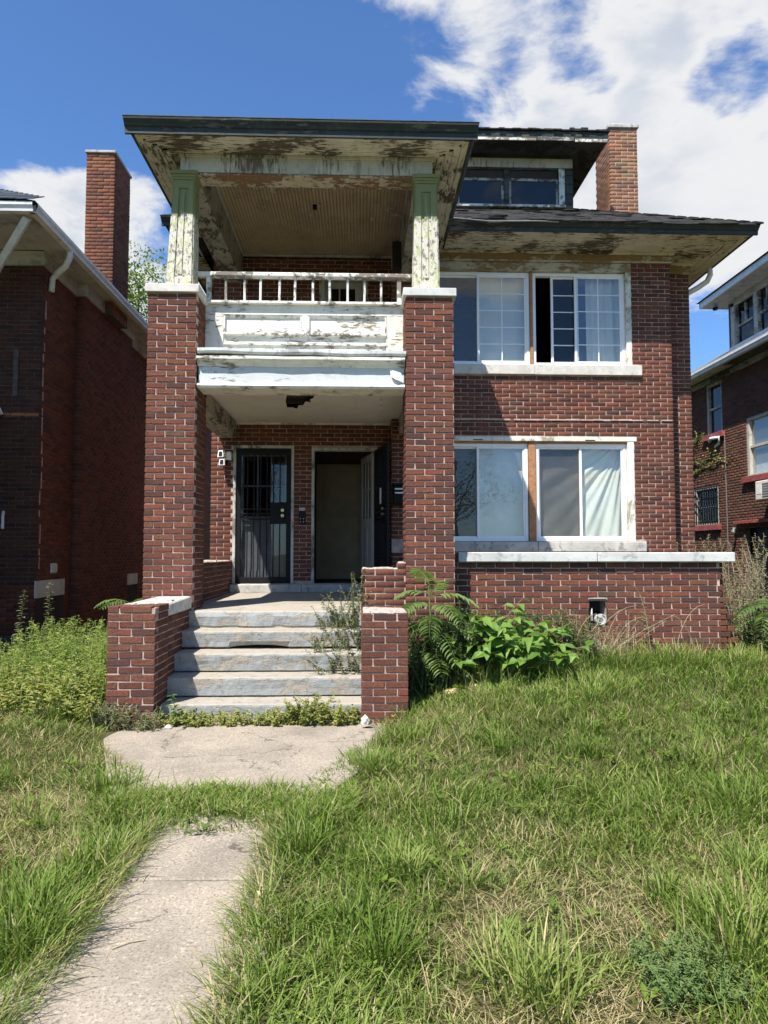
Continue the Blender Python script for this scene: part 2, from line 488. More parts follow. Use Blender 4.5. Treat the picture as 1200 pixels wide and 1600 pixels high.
leaf_mat('leaf_dark', (0.030, 0.05, 0.016), (0.055, 0.085, 0.025), (0.10, 0.13, 0.045), dry=(0.3, 0.24, 0.12))
leaf_mat('leaf_dull', (0.085, 0.095, 0.045), (0.14, 0.145, 0.075), (0.21, 0.20, 0.12), dry=(0.30, 0.23, 0.14))
leaf_mat('leaf_tree', (0.035, 0.06, 0.015), (0.065, 0.10, 0.022), (0.12, 0.14, 0.035))


def soil_mat():
    m, t, b, pos, out, g = begin('soil')
    f = t.noise(pos, 0.9, 6.0, 0.6)
    c = t.mix(t.range(f, 0.35, 0.65), (0.075, 0.085, 0.030), (0.14, 0.115, 0.055))
    f2 = t.noise(pos, 45.0, 6.0, 0.7)
    c = t.mix(t.range(f2, 0.45, 0.7, 0.0, 0.75), c, (0.07, 0.058, 0.035))
    far = t.n('ShaderNodeSeparateXYZ')
    t.put(far, 0, pos)
    c = t.mix(t.range(far.outputs[1], 12.0, 20.0), c, (0.075, 0.10, 0.03))
    t.put(b, 'Base Color', c)
    t.put(b, 'Roughness', 1.0)
    t.put(b, 'Specular IOR Level', 0.05)
    t.put(b, 'Normal', t.bump(f2, 0.8, 0.02))


soil_mat()

# ------------------------------------------------------------------ geometry helpers
WM = {}


def attach(o, parent):
    if parent is not None:
        o.parent = parent
        o.matrix_parent_inverse = WM[parent.name].inverted()


def link(o, parent=None):
    COL.objects.link(o)
    attach(o, parent)
    WM[o.name] = Matrix.LocRotScale(o.location, o.rotation_euler, o.scale)
    return o


def tag(o, label=None, cat=None, group=None, kind=None):
    if label:
        o['label'] = label
    if cat:
        o['category'] = cat
    if group:
        o['group'] = group
    if kind:
        o['kind'] = kind
    return o


def thing(name, loc, label, cat, group=None):
    o = bpy.data.objects.new(name, None)
    o.empty_display_size = 0.2
    o.location = loc
    link(o)
    return tag(o, label, cat, group)


class MB:
    """collects shapes in world coordinates; build() links them as one mesh object"""
    def __init__(self):
        self.v = []
        self.f = []

    def add(self, vs, fs):
        k = len(self.v)
        self.v += [tuple(p) for p in vs]
        self.f += [tuple(i + k for i in f) for f in fs]
        return self

    def box(self, x0, x1, y0, y1, z0, z1):
        vs = [(x0, y0, z0), (x1, y0, z0), (x1, y1, z0), (x0, y1, z0), (x0, y0, z1), (x1, y0, z1), (x1, y1, z1), (x0, y1, z1)]
        return self.add(vs, [(3, 2, 1, 0), (4, 5, 6, 7), (0, 1, 5, 4), (1, 2, 6, 5), (2, 3, 7, 6), (3, 0, 4, 7)])

    def hexa(self, vs):
        return self.add(vs, [(3, 2, 1, 0), (4, 5, 6, 7), (0, 1, 5, 4), (1, 2, 6, 5), (2, 3, 7, 6), (3, 0, 4, 7)])

    def obox(self, c, u, length, n, thick, z0, z1):
        """box along horizontal direction u from point c, thickness along n"""
        u = Vector(u).normalized() * length
        n = Vector(n).normalized() * thick
        c = Vector(c)
        b = [c, c + u, c + u + n, c + n]
        return self.hexa([(p.x, p.y, z0) for p in b] + [(p.x, p.y, z1) for p in b])

    def prism(self, poly, axis, a, b):
        """polygon in the two other axes (order x,y,z minus axis) extruded along axis from a to b"""
        n = len(poly)
        def mk(p, w):
            if axis == 0:
                return (w, p[0], p[1])
            if axis == 1:
                return (p[0], w, p[1])
            return (p[0], p[1], w)
        vs = [mk(p, a) for p in poly] + [mk(p, b) for p in poly]
        fs = [tuple(range(n))[::-1], tuple(range(n, 2 * n))]
        fs += [(i, (i + 1) % n, n + (i + 1) % n, n + i) for i in range(n)]
        return self.add(vs, fs)

    def tube(self, pts, r, n=8, r2=None):
        pts = [Vector(p) for p in pts]
        m = len(pts)
        vs, fs = [], []
        prev = None
        for i, p in enumerate(pts):
            d = (pts[min(i + 1, m - 1)] - pts[max(i - 1, 0)]).normalized()
            if prev is None:
                a = Vector((0, 0, 1)) if abs(d.z) < 0.9 else Vector((1, 0, 0))
                s = d.cross(a).normalized()
            else:
                s = (prev - d * prev.dot(d)).normalized()
            prev = s
            w = d.cross(s)
            rr = r if r2 is None else r + (r2 - r) * i / (m - 1)
            for k in range(n):
                an = 2 * math.pi * k / n
                vs.append(p + (s * math.cos(an) + w * math.sin(an)) * rr)
        for i in range(m - 1):
            for k in range(n):
                fs.append((i * n + k, i * n + (k + 1) % n, (i + 1) * n + (k + 1) % n, (i + 1) * n + k))
        fs.append(tuple(range(n))[::-1])
        fs.append(tuple(range((m - 1) * n, m * n)))
        return self.add(vs, fs)

    def build(self, name, mat, parent=None, bevel=0.0, smooth=False, recenter=True):
        v = np.array(self.v, dtype=float)
        loc = Vector((0, 0, 0))
        if recenter and len(v):
            lo, hi = v.min(0), v.max(0)
            loc = Vector(((lo[0] + hi[0]) / 2, (lo[1] + hi[1]) / 2, lo[2]))
            v = v - np.array(loc)
        me = bpy.data.meshes.new(name)
        me.from_pydata([tuple(p) for p in v], [], self.f)
        me.validate()
        fix_normals(me)
        if smooth:
            me.shade_smooth()
        me.materials.append(MATS[mat])
        o = bpy.data.objects.new(name, me)
        o.location = loc
        link(o, parent)
        if bevel:
            md = o.modifiers.new('edge', 'BEVEL')
            md.width = bevel
            md.segments = 1
            md.limit_method = 'ANGLE'
        return o


def fix_normals(me):
    import bmesh
    if len(me.polygons) > 60000:
        return
    bm = bmesh.new()
    bm.from_mesh(me)
    bmesh.ops.recalc_face_normals(bm, faces=bm.faces)
    bm.to_mesh(me)
    bm.free()


def box(name, mat, parent, x0, x1, y0, y1, z0, z1, bevel=0.004):
    return MB().box(x0, x1, y0, y1, z0, z1).build(name, mat, parent, bevel)


def fast_mesh(name, verts, faces_list, mat, attrs=None, parent=None, smooth=False, loc=(0, 0, 0)):
    """faces_list: list of (m,k) integer arrays (k = 3 or 4)"""
    me = bpy.data.meshes.new(name)
    verts = np.asarray(verts, dtype=np.float32) - np.array(loc, dtype=np.float32)
    me.vertices.add(len(verts))
    me.vertices.foreach_set('co', verts.ravel())
    loops, starts, k0 = [], [], 0
    for fa in faces_list:
        fa = np.asarray(fa, dtype=np.int32)
        if not len(fa):
            continue
        loops.append(fa.ravel())
        starts.append(k0 + np.arange(len(fa), dtype=np.int32) * fa.shape[1])
        k0 += fa.size
    lv = np.concatenate(loops)
    ls = np.concatenate(starts)
    me.loops.add(len(lv))
    me.loops.foreach_set('vertex_index', lv)
    me.polygons.add(len(ls))
    me.polygons.foreach_set('loop_start', ls)
    me.update(calc_edges=True)
    me.validate()
    for an, arr in (attrs or {}).items():
        at = me.attributes.new(an, 'FLOAT', 'POINT')
        at.data.foreach_set('value', np.asarray(arr, dtype=np.float32))
    me.materials.append(MATS[mat])
    if smooth:
        me.shade_smooth()
    o = bpy.data.objects.new(name, me)
    o.location = loc
    link(o, parent)
    return o


# ------------------------------------------------------------------ bricks
PITCH, COURSE, JOINT, VJOINT = 0.2165, 0.067, 0.0100, 0.0115


def brick_unit_mesh(i, length):
    """chamfered, slightly irregular brick, centred, x = length, y = depth, z = height"""
    rs = random.Random(100 + i)
    lx, ly, lz, c = length / 2, 0.05, (COURSE - JOINT) / 2, 0.0045
    vs = []
    for sx in (-1, 1):
        for sy in (-1, 1):
            for sz in (-1, 1):
                j = [rs.uniform(-0.0022, 0.0022) for _ in range(3)]
                for ax in range(3):
                    p = [sx * lx, sy * ly, sz * lz]
                    for a2 in range(3):
                        if a2 != ax:
                            p[a2] -= (sx, sy, sz)[a2] * c
                    vs.append(tuple(p[q] + j[q] for q in range(3)))
    def idx(sx, sy, sz, ax):
        return ((sx > 0) * 4 + (sy > 0) * 2 + (sz > 0)) * 3 + ax
    fs = []
    for s in (-1, 1):
        fs.append([idx(s, -1, -1, 0), idx(s, 1, -1, 0), idx(s, 1, 1, 0), idx(s, -1, 1, 0)])
        fs.append([idx(-1, s, -1, 1), idx(1, s, -1, 1), idx(1, s, 1, 1), idx(-1, s, 1, 1)])
        fs.append([idx(-1, -1, s, 2), idx(1, -1, s, 2), idx(1, 1, s, 2), idx(-1, 1, s, 2)])
    for s1 in (-1, 1):
        for s2 in (-1, 1):
            fs.append([idx(s1, s2, -1, 0), idx(s1, s2, 1, 0), idx(s1, s2, 1, 1), idx(s1, s2, -1, 1)])
            fs.append([idx(s1, -1, s2, 0), idx(s1, 1, s2, 0), idx(s1, 1, s2, 2), idx(s1, -1, s2, 2)])
            fs.append([idx(-1, s1, s2, 1), idx(1, s1, s2, 1), idx(1, s1, s2, 2), idx(-1, s1, s2, 2)])
    for sx in (-1, 1):
        for sy in (-1, 1):
            for sz in (-1, 1):
                fs.append([idx(sx, sy, sz, 0), idx(sx, sy, sz, 1), idx(sx, sy, sz, 2)])
    me = bpy.data.meshes.new('brick')
    me.from_pydata(vs, [], fs)
    fix_normals(me)
    return me


BRICK_MESH = {}


def brick_mesh(mat, length):
    full = length > 0.15
    key = (mat, full, random.randrange(6))
    if key not in BRICK_MESH:
        me = brick_unit_mesh(key[2] + (10 if full else 0), 0.2055 if full else 0.098)
        me.materials.append(MATS[mat])
        BRICK_MESH[key] = me
    return BRICK_MESH[key], (0.2055 if full else 0.098)


def courses(u0, u1, z0, z1, holes=(), off=0.0, pitch=PITCH, ch=COURSE, j=JOINT, row0=0, ragged=None):
    """running bond: list of (ua, ub, za, zb), clipped to the wall and to its openings"""
    out = []
    n = int(round((z1 - z0) / ch))
    for i in range(n):
        za = z0 + i * ch
        zb = za + ch - j
        zm = (za + zb) / 2
        sh = off + ((i + row0) % 2) * pitch / 2
        k = math.floor((u0 - u0 - sh) / pitch) - 1
        x = u0 + sh + k * pitch
        e1 = u1
        if ragged:
            e1 = u1 + ragged(zm)
        while x < e1:
            a, b = max(x, u0), min(x + pitch - VJOINT + random.uniform(-0.003, 0.002), e1)
            x += pitch
            if b - a < 0.03:
                continue
            segs = [(a, b)]
            for (h0, h1, g0, g1) in holes:
                if g0 - 0.02 < zm < g1 + 0.02:
                    ns = []
                    for (p, q) in segs:
                        if q <= h0 or p >= h1:
                            ns.append((p, q))
                        else:
                            if h0 - p > 0.03:
                                ns.append((p, h0))
                            if q - h1 > 0.03:
                                ns.append((h1, q))
                    segs = ns
            for p, q in segs:
                out.append((p, q, za, zb))
    return out


def brick_objects(rects, o2, u2, n2, mat, parent, proud=0.001, depth=0.10):
    """each rect becomes an object named brick; o2 = wall origin (x,y), u2 along, n2 outward"""
    ang = math.atan2(u2[1], u2[0])
    for (a, b, za, zb) in rects:
        me, L0 = brick_mesh(mat, b - a)
        pr = random.uniform(-0.002, 0.0035) + proud
        mid = (a + b) / 2
        o = bpy.data.objects.new('brick', me)
        off = pr - depth / 2
        o.location = (o2[0] + u2[0] * mid + n2[0] * off, o2[1] + u2[1] * mid + n2[1] * off, (za + zb) / 2 + random.uniform(-0.001, 0.001))
        o.rotation_euler = (random.gauss(0, 0.004), random.gauss(0, 0.004), ang + random.gauss(0, 0.006))
        o.scale = ((b - a) / L0, depth / 0.10, 1.0)
        COL.objects.link(o)
        attach(o, parent)


class BrickMass:
    """bricks joined into one mesh: chamfered front and four sides each"""
    def __init__(self):
        self.v, self.f, self.r = [], [], []
        self.n = 0

    def add(self, rects, o2, u2, n2, proud=0.001, depth=0.07, c=0.0045):
        rects = np.array(rects, dtype=float)
        if not len(rects):
            return self
        m = len(rects)
        a, b, za, zb = rects.T
        jit = lambda s: RNG.normal(0, s, m)
        pr = proud + RNG.uniform(-0.002, 0.0035, m)
        corners = [(a, za), (b, za), (b, zb), (a, zb)]
        sg = [(1, 1), (-1, 1), (-1, -1), (1, -1)]
        P = np.zeros((m, 12, 3))
        for k in range(4):
            u = corners[k][0] + jit(0.0012)
            z = corners[k][1] + jit(0.0012)
            for lev, (ins, dep) in enumerate(((c, 0.0), (0.0, c), (0.0, depth))):
                uu = u + sg[k][0] * ins
                zz = z + sg[k][1] * ins
                nn = pr - dep
                P[:, lev * 4 + k, 0] = o2[0] + u2[0] * uu + n2[0] * nn
                P[:, lev * 4 + k, 1] = o2[1] + u2[1] * uu + n2[1] * nn
                P[:, lev * 4 + k, 2] = zz
        F = [(0, 1, 2, 3)]
        for lev in (0, 1):
            for k in range(4):
                k2 = (k + 1) % 4
                F.append((lev * 4 + k, (lev + 1) * 4 + k, (lev + 1) * 4 + k2, lev * 4 + k2))
        flip = (u2[0] * n2[1] - u2[1] * n2[0]) > 0
        F = np.array(F)
        if flip:
            F = F[:, ::-1]
        idx = (np.arange(m)[:, None, None] * 12 + F[None]) + self.n
        self.v.append(P.reshape(-1, 3))
        self.f.append(idx.reshape(-1, 4))
        self.r.append(np.repeat(RNG.random(m), 12))
        self.n += m * 12
        return self

    def build(self, name, mat, parent, loc=(0, 0, 0)):
        o = fast_mesh(name, np.concatenate(self.v), [np.concatenate(self.f)], mat, {'rnd': np.concatenate(self.r)}, parent, loc=loc)
        o['kind'] = 'stuff'
        return o


def panel(mb, o2, u2, n2, u0, u1, z0, z1, holes=(), inset=0.006, thick=0.2):
    """wall core around openings: boxes behind the brick faces"""
    us = sorted({u0, u1, *[min(max(h[0], u0), u1) for h in holes], *[min(max(h[1], u0), u1) for h in holes]})
    zs = sorted({z0, z1, *[min(max(h[2], z0), z1) for h in holes], *[min(max(h[3], z0), z1) for h in holes]})
    for i in range(len(us) - 1):
        run = None
        for k in range(len(zs) - 1):
            um, zm = (us[i] + us[i + 1]) / 2, (zs[k] + zs[k + 1]) / 2
            hole = any(h[0] < um < h[1] and h[2] < zm < h[3] for h in holes)
            if hole:
                if run:
                    _pan(mb, o2, u2, n2, us[i], us[i + 1], run[0], run[1], inset, thick)
                run = None
            else:
                run = (run[0] if run else zs[k], zs[k + 1])
        if run:
            _pan(mb, o2, u2, n2, us[i], us[i + 1], run[0], run[1], inset, thick)


def _pan(mb, o2, u2, n2, a, b, z0, z1, inset, thick):
    q = []
    for (u, d) in ((a, inset), (b, inset), (b, inset + thick), (a, inset + thick)):
        q.append((o2[0] + u2[0] * u - n2[0] * d, o2[1] + u2[1] * u - n2[1] * d))
    mb.hexa([(x, y, z0) for x, y in q] + [(x, y, z1) for x, y in q])


# ------------------------------------------------------------------ leaves and blades
def leaves_arrays(P, D, N, L, Wd, kind='leaf', curl=0.12):
    """one leaf per row; returns verts and face arrays"""
    P, D, N = (np.asarray(a, float) for a in (P, D, N))
    L = np.broadcast_to(np.asarray(L, float), (len(P),))
    Wd = np.broadcast_to(np.asarray(Wd, float), (len(P),))
    D = D / (np.linalg.norm(D, axis=1, keepdims=True) + 1e-9)
    Sd = np.cross(D, N)
    Sd /= (np.linalg.norm(Sd, axis=1, keepdims=True) + 1e-9)
    Nn = np.cross(Sd, D)
    if kind == 'leaf':
        T = np.array([(0, 0, 0), (.28, .5, .07), (.66, .40, .05), (1, 0, -curl), (.66, -.40, .05), (.28, -.5, .07), (.33, 0, .0), (.68, 0, -.03)])
        F3 = np.array([(0, 6, 1), (7, 3, 2), (0, 5, 6), (7, 4, 3)])
        F4 = np.array([(6, 7, 2, 1), (6, 5, 4, 7)])
    else:
        T = np.array([(0, 0, 0), (.42, .5, .06), (1, 0, -curl), (.42, -.5, .06)])
        F3 = np.array([(0, 2, 1), (0, 3, 2)])
        F4 = np.zeros((0, 4), int)
    n, k = len(P), len(T)
    V = (P[:, None] + D[:, None] * (T[None, :, 0, None] * L[:, None, None]) + Sd[:, None] * (T[None, :, 1, None] * Wd[:, None, None])
         + Nn[:, None] * (T[None, :, 2, None] * L[:, None, None]))
    base = (np.arange(n) * k)[:, None, None]
    return V.reshape(-1, 3), (base + F3[None]).reshape(-1, 3), (base + F4[None]).reshape(-1, 4) if len(F4) else np.zeros((0, 4), int), k


def leaf_cloud(name, mat, parent, P, D, N, L, Wd, kind='diamond', dry=None, loc=(0, 0, 0), rnd=None, kindtag=None):
    V, F3, F4, k = leaves_arrays(P, D, N, L, Wd, kind)
    r = RNG.random(len(P)) if rnd is None else rnd
    at = {'rnd': np.repeat(r, k), 'dry': np.repeat(dry if dry is not None else np.zeros(len(P)), k)}
    o = fast_mesh(name, V, [F3, F4], mat, at, parent, loc=loc)
    if kindtag:
        o['kind'] = kindtag
    return o


def unit(v):
    return v / (np.linalg.norm(v, axis=1, keepdims=True) + 1e-9)


def blades(P, H, Wd, ang, lean, bend, rnd, dry):
    """grass blades: 7 verts each"""
    n = len(P)
    d = np.stack([np.cos(ang), np.sin(ang), np.zeros(n)], 1)
    tw = ang + math.pi / 2 + RNG.normal(0, 0.5, n)
    s = np.stack([np.cos(tw), np.sin(tw), np.zeros(n)], 1)
    V = np.zeros((n, 7, 3))
    for lev, (tt, wf) in enumerate(((0.0, 0.8), (0.4, 1.0), (0.75, 0.7))):
        c = P + d * (H * (lean * tt + bend * tt ** 2))[:, None]
        c[:, 2] += H * (tt * (1 - 0.25 * bend * tt))
        V[:, lev * 2] = c - s * (Wd * wf / 2)[:, None]
        V[:, lev * 2 + 1] = c + s * (Wd * wf / 2)[:, None]
    c = P + d * (H * (lean + bend))[:, None]
    c[:, 2] += H * (1 - 0.35 * bend)
    V[:, 6] = c
    b = (np.arange(n) * 7)[:, None, None]
    F4 = (b + np.array([(0, 1, 3, 2), (2, 3, 5, 4)])[None]).reshape(-1, 4)
    F3 = (b + np.array([(4, 5, 6)])[None]).reshape(-1, 3)
    return V.reshape(-1, 3), F4, F3, np.repeat(rnd, 7), np.repeat(dry, 7)


def vnoise(x, y, s, seed=0.0):
    """cheap smooth 2-d noise on arrays, 0..1"""
    x = np.asarray(x) * s + seed * 17.3
    y = np.asarray(y) * s + seed * 9.1
    xi, yi = np.floor(x), np.floor(y)
    fx, fy = x - xi, y - yi
    fx, fy = fx * fx * (3 - 2 * fx), fy * fy * (3 - 2 * fy)
    def h(a, b):
        q = np.sin(a * 127.1 + b * 311.7 + seed * 53.7) * 43758.5453
        return q - np.floor(q)
    return (h(xi, yi) * (1 - fx) + h(xi + 1, yi) * fx) * (1 - fy) + (h(xi, yi + 1) * (1 - fx) + h(xi + 1, yi + 1) * fx) * fy


def fbm(x, y, s, seed=0.0, o=3):
    t, a, w = 0, 0.5, 0
    for k in range(o):
        t = t + a * vnoise(x, y, s * 2 ** k, seed + k)
        w += a
        a *= 0.5
    return t / w


def sstep(a, b, x):
    t = np.clip((np.asarray(x, float) - a) / (b - a), 0, 1)
    return t * t * (3 - 2 * t)


def ground_h(x, y):
    x, y = np.asarray(x, float), np.asarray(y, float)
    r = 0.36 * sstep(3.2, 8.2, y) * sstep(-0.15, 1.3, x - 0.1 * sstep(5.5, 7, y)) * (1 - sstep(9, 14, y))
    l = 0.16 * sstep(3.6, 7.0, y) * sstep(1.75, 2.8, -x) * (1 - sstep(9, 14, y))
    b = 0.035 * (fbm(x, y, 1.1, 3) - 0.5) * sstep(0.1, 0.7, np.abs(x + 0.8))
    return r + l + b * (y < 12)

# ------------------------------------------------------------------ ground
def build_ground():
    xs = np.concatenate([np.array([-260, -120, -60, -30, -18, -12]), np.arange(-9, 9.01, 0.2), np.array([12, 18, 30, 60, 120, 260])])
    ys = np.concatenate([np.array([-260, -120, -60, -30, -15, -8, -4, -2]), np.arange(-1, 12.01, 0.2), np.array([14, 18, 24, 30, 60, 120, 260])])
    X, Y = np.meshgrid(xs, ys)
    Z = ground_h(X, Y) - 0.012
    V = np.stack([X, Y, Z], -1).reshape(-1, 3)
    nx = len(xs)
    i = np.arange(len(xs) - 1)[None, :] + np.arange(len(ys) - 1)[:, None] * nx
    F = np.stack([i, i + 1, i + nx + 1, i + nx], -1).reshape(-1, 4)
    o = fast_mesh('ground', V, [F], 'soil', smooth=True)
    tag(o, 'front yard soil with thin thatch under the lawn', None, None, 'structure')


build_ground()


def slab(name, poly, z0, z1, parent):
    """flat concrete slab with a slightly uneven edge"""
    pts = []
    n = len(poly)
    for i in range(n):
        a, b = Vector((*poly[i], 0)), Vector((*poly[(i + 1) % n], 0))
        m = max(2, int((b - a).length / 0.12))
        nr = Vector((b.y - a.y, a.x - b.x, 0)).normalized()
        for k in range(m):
            p = a.lerp(b, k / m)
            p += nr * (mnoise.noise(p * 4.0) * 0.012)
            pts.append((p.x, p.y))
    return MB().prism(pts, 2, z0, z1).build(name, 'path_concrete', parent, 0.008)


path = bpy.data.objects.new('path', None)
path.location = (-0.8, 2.0, 0)
link(path)
tag(path, 'pale weathered concrete front walk leading to the steps', None, None, 'structure')
slab('slab', [(-1.26, -2.0), (-0.36, -2.0), (-0.36, 3.43), (-1.26, 3.45)], -0.09, 0.014, path)
slab('slab', [(-1.25, 3.46), (-0.36, 3.44), (-0.37, 4.40), (-1.24, 4.40)], -0.09, 0.016, path)
slab('slab', [(-1.50, 4.50), (-0.24, 4.50), (0.03, 5.15), (0.21, 6.00), (0.26, 6.66), (-2.12, 6.66), (-2.14, 6.10), (-1.85, 5.35)], -0.09, 0.018, path)

# ------------------------------------------------------------------ steps
steps = thing('porch_steps', (-0.9, 7.1, 0), 'worn grey painted concrete steps climbing to the porch', 'steps')


def step(y0, y1, z0, z1, x0=-1.83, x1=0.02, notch=None, seed=0):
    """one tread: rounded chipped nosing, optional gap underneath"""
    n = 90
    prof = [(y1, z0), (y0 + 0.050, z0), (y0 + 0.018, z0 + 0.014), (y0 + 0.012, (z0 + z1) / 2 - 0.02), (y0 + 0.006, (z0 + z1) / 2 + 0.02), (y0, z1 - 0.026), (y0 + 0.002, z1 - 0.012),
            (y0 + 0.012, z1 - 0.002), (y0 + 0.10, z1), (y1, z1 + 0.002)]
    vs, fs = [], []
    m = len(prof)
    for i in range(n + 1):
        x = x0 + (x1 - x0) * i / n
        for k, (y, z) in enumerate(prof):
            p = Vector((x * 3.0, y * 3 + seed, z * 6.0))
            dn = mnoise.fractal(p * 1.6, 0.7, 2.1, 6) * (0.0075 if 1 <= k <= 7 else 0.003)
            dz = mnoise.fractal(p * 1.6 + Vector((9, 4, 2)), 0.7, 2.1, 6) * (0.004 if 5 <= k <= 8 else 0.0)
            if notch and k in (1, 2) and notch[0] < x < notch[1]:
                dz += 0.024 * math.sin(math.pi * (x - notch[0]) / (notch[1] - notch[0])) ** 0.6
                dn += 0.02
            vs.append((x, y + dn, z + dz))
    for i in range(n):
        for k in range(m):
            k2 = (k + 1) % m
            fs.append((i * m + k, i * m + k2, (i + 1) * m + k2, (i + 1) * m + k))
    fs.append(tuple(range(m)))
    fs.append(tuple(range(n * m, (n + 1) * m))[::-1])
    o = MB().add(vs, fs).build('step', 'step_painted', steps)
    return o


step(6.60, 7.3, -0.05, 0.168, seed=1, x0=-1.80)
step(6.88, 7.5, 0.172, 0.358, seed=2)
step(7.15, 7.8, 0.362, 0.545, seed=3)
step(7.44, 8.0, 0.560, 0.735, notch=(-1.34, -0.74), seed=4)

# ------------------------------------------------------------------ free brick walls of the yard


def ragged_caps(mb, x0, x1, y0, y1, z, n=9, s=0.03):
    """lumps of old mortar bedded on top of a wall"""
    for _ in range(n):
        cx, cy = random.uniform(x0, x1), random.uniform(y0, y1)
        a, b, h = random.uniform(s, 2.2 * s), random.uniform(s, 2 * s), random.uniform(0.006, 0.02)
        pts = []
        for k in range(7):
            an = k * math.tau / 7
            rr = random.uniform(0.7, 1.15)
            pts.append((min(max(cx + math.cos(an) * a * rr, x0), x1), min(max(cy + math.sin(an) * b * rr, y0), y1)))
        base = [(px, py, z) for px, py in pts]
        top = [(cx + (px - cx) * 0.75, cy + (py - cy) * 0.75, z + h) for px, py in pts]
        mb.add(base + top, [tuple(range(7, 14))] + [(k, (k + 1) % 7, 7 + (k + 1) % 7, 7 + k) for k in range(7)])


# left cheek wall of the steps: front pillar and lower run with a stone cap
kl = thing('brick_wall', (-2.03, 7.1, 0), 'low brick cheek wall left of the steps with broken stone cap', 'wall')
m = MB()
m.box(-2.239, -1.826, 6.456, 6.89, -0.1, 1.045)
m.box(-2.20, -1.836, 6.89, 7.80, -0.1, 0.93)
m.build('mortar_core', 'mortar', kl)
top_z = 1.073
ncr = 16
z00 = top_z - ncr * COURSE
fr = courses(-2.245, -1.82, z00, top_z, off=0)
fr = [r for r in fr if not (r[2] > top_z - COURSE - 0.001 and r[1] > -1.83)] + [(-2.02, -1.86, top_z - COURSE, top_z - JOINT)]
brick_objects(fr, (0, 6.45), (1, 0), (0, -1), 'brick', kl)
sd = courses(6.562, 6.885, z00, top_z, off=0.0, row0=1)
brick_objects(sd, (-1.82, 0), (0, 1), (1, 0), 'brick', kl)
sd2 = courses(6.90, 7.81, z00, 0.945, off=0.05)
brick_objects(sd2, (-1.83, 0), (0, 1), (1, 0), 'brick', kl)
sd3 = courses(6.562, 7.81, z00, 0.945, off=0.0)
brick_objects([r for r in sd3], (-2.245, 0), (0, 1), (-1, 0), 'brick', kl)
brick_objects([(-2.235, -2.03, 1.006, 1.063), (-2.015, -1.90, 1.006, 1.060)], (0, 6.565), (1, 0), (0, -1), 'brick', kl, 0.0, 0.095)
brick_objects([(-2.235, -2.135, 1.006, 1.062), (-2.12, -1.915, 1.006, 1.058)], (0, 6.675), (1, 0), (0, -1), 'brick', kl, 0.0, 0.095)
m = MB()
ragged_caps(m, -2.20, -1.95, 6.72, 6.88, 1.050, 9, 0.035)
m.build('mortar_bed', 'mortar_crumb', kl)
st = MB()
vs = []
for (x, y) in ((-2.19, 6.905), (-1.815, 6.90), (-1.815, 7.80), (-2.19, 7.80)):
    vs.append((x, y, 0.94))
for k, (x, y) in enumerate(((-2.185, 6.92), (-1.82, 6.905), (-1.822, 7.78), (-2.18, 7.79))):
    vs.append((x, y, 1.055 + (0.012, 0.0, 0.02, 0.015)[k]))
st.hexa(vs).build('stone_cap', 'limestone', kl, 0.012)
m = MB()
ragged_caps(m, -2.15, -1.85, 7.0, 7.75, 1.058, 18, 0.05)
m.build('mortar_bed', 'mortar_crumb', kl)

# right cheek pillar
kr = thing('brick_pillar', (0.225, 6.66, 0), 'short brick pillar right of the steps with whitened mortar top', 'pillar')
m = MB().box(0.027, 0.434, 6.457, 6.99, -0.1, 0.985)
m.build('mortar_core', 'mortar', kr)
z00 = 1.0 - 15 * COURSE
brick_objects(courses(0.02, 0.44, z00, 1.0, off=PITCH / 2), (0, 6.45), (1, 0), (0, -1), 'brick', kr)
brick_objects(courses(6.562, 7.0, z00, 1.0, off=0.03), (0.44, 0), (0, 1), (1, 0), 'brick', kr)
brick_objects(courses(6.562, 7.0, z00, 1.0, off=0.03), (0.02, 0), (0, 1), (-1, 0), 'brick', kr)
m = MB().box(0.035, 0.43, 6.465, 6.98, 0.984, 0.997)
ragged_caps(m, 0.03, 0.43, 6.46, 6.98, 0.997, 30, 0.05)
m.build('mortar_bed', 'mortar_crumb', kr)

# terrace wall in front of the ground-floor windows
tw = thing('terrace_wall', (2.75, 8.3, 0.3), 'long low brick terrace wall with pale stone coping below the windows', 'wall')
TZ = 1.437
HV = (2.655, 2.855, 0.72, 0.99)
m = MB()
panel(m, (0, 8.17), (1, 0), (0, -1), 1.10, 4.20, -0.1, TZ, [HV], 0.007, 0.22)
m.box(4.00, 4.28, 8.40, 10.8, -0.1, TZ)
m.build('mortar_core', 'mortar', tw)
hb = MB()  # near-black boxes stand in for the shade inside the vent hole
hb.box(2.60, 2.90, 8.40, 8.42, 0.65, 1.05)
hb.box(2.640, 2.654, 8.171, 8.40, 0.70, 1.0)
hb.box(2.856, 2.870, 8.171, 8.40, 0.70, 1.0)
hb.box(2.654, 2.856, 8.171, 8.40, 0.985, 1.01)
hb.box(2.654, 2.856, 8.171, 8.40, 0.70, 0.722)
hb.build('hole_shade', 'dark_room_and_shade', tw)
rag = lambda z: (0.14 if z < 0.62 else 0.10 if z < 0.85 else 0.05 if z < 1.1 else -0.02) + 0.05 * math.sin(z * 40)
rects = courses(1.08, 4.22, TZ - 19 * COURSE, TZ, [HV, (2.72, 2.95, 0.42, 0.50), (2.60, 2.74, 0.50, 0.56)], off=0.06, ragged=rag)
brick_objects([r for r in rects if r[2] > 0.23], (0, 8.17), (1, 0), (0, -1), 'brick', tw)
bmr = BrickMass()
bmr.add(courses(8.28, 10.8, TZ - 19 * COURSE, TZ), (4.29, 0), (0, 1), (1, 0))
bmr.build('side_bricks', 'brick_mass', tw, (4.29, 9.5, 0.2))
box('coping', 'cap_worn', tw, 1.13, 2.74, 8.10, 8.48, TZ, TZ + 0.112, 0.008)
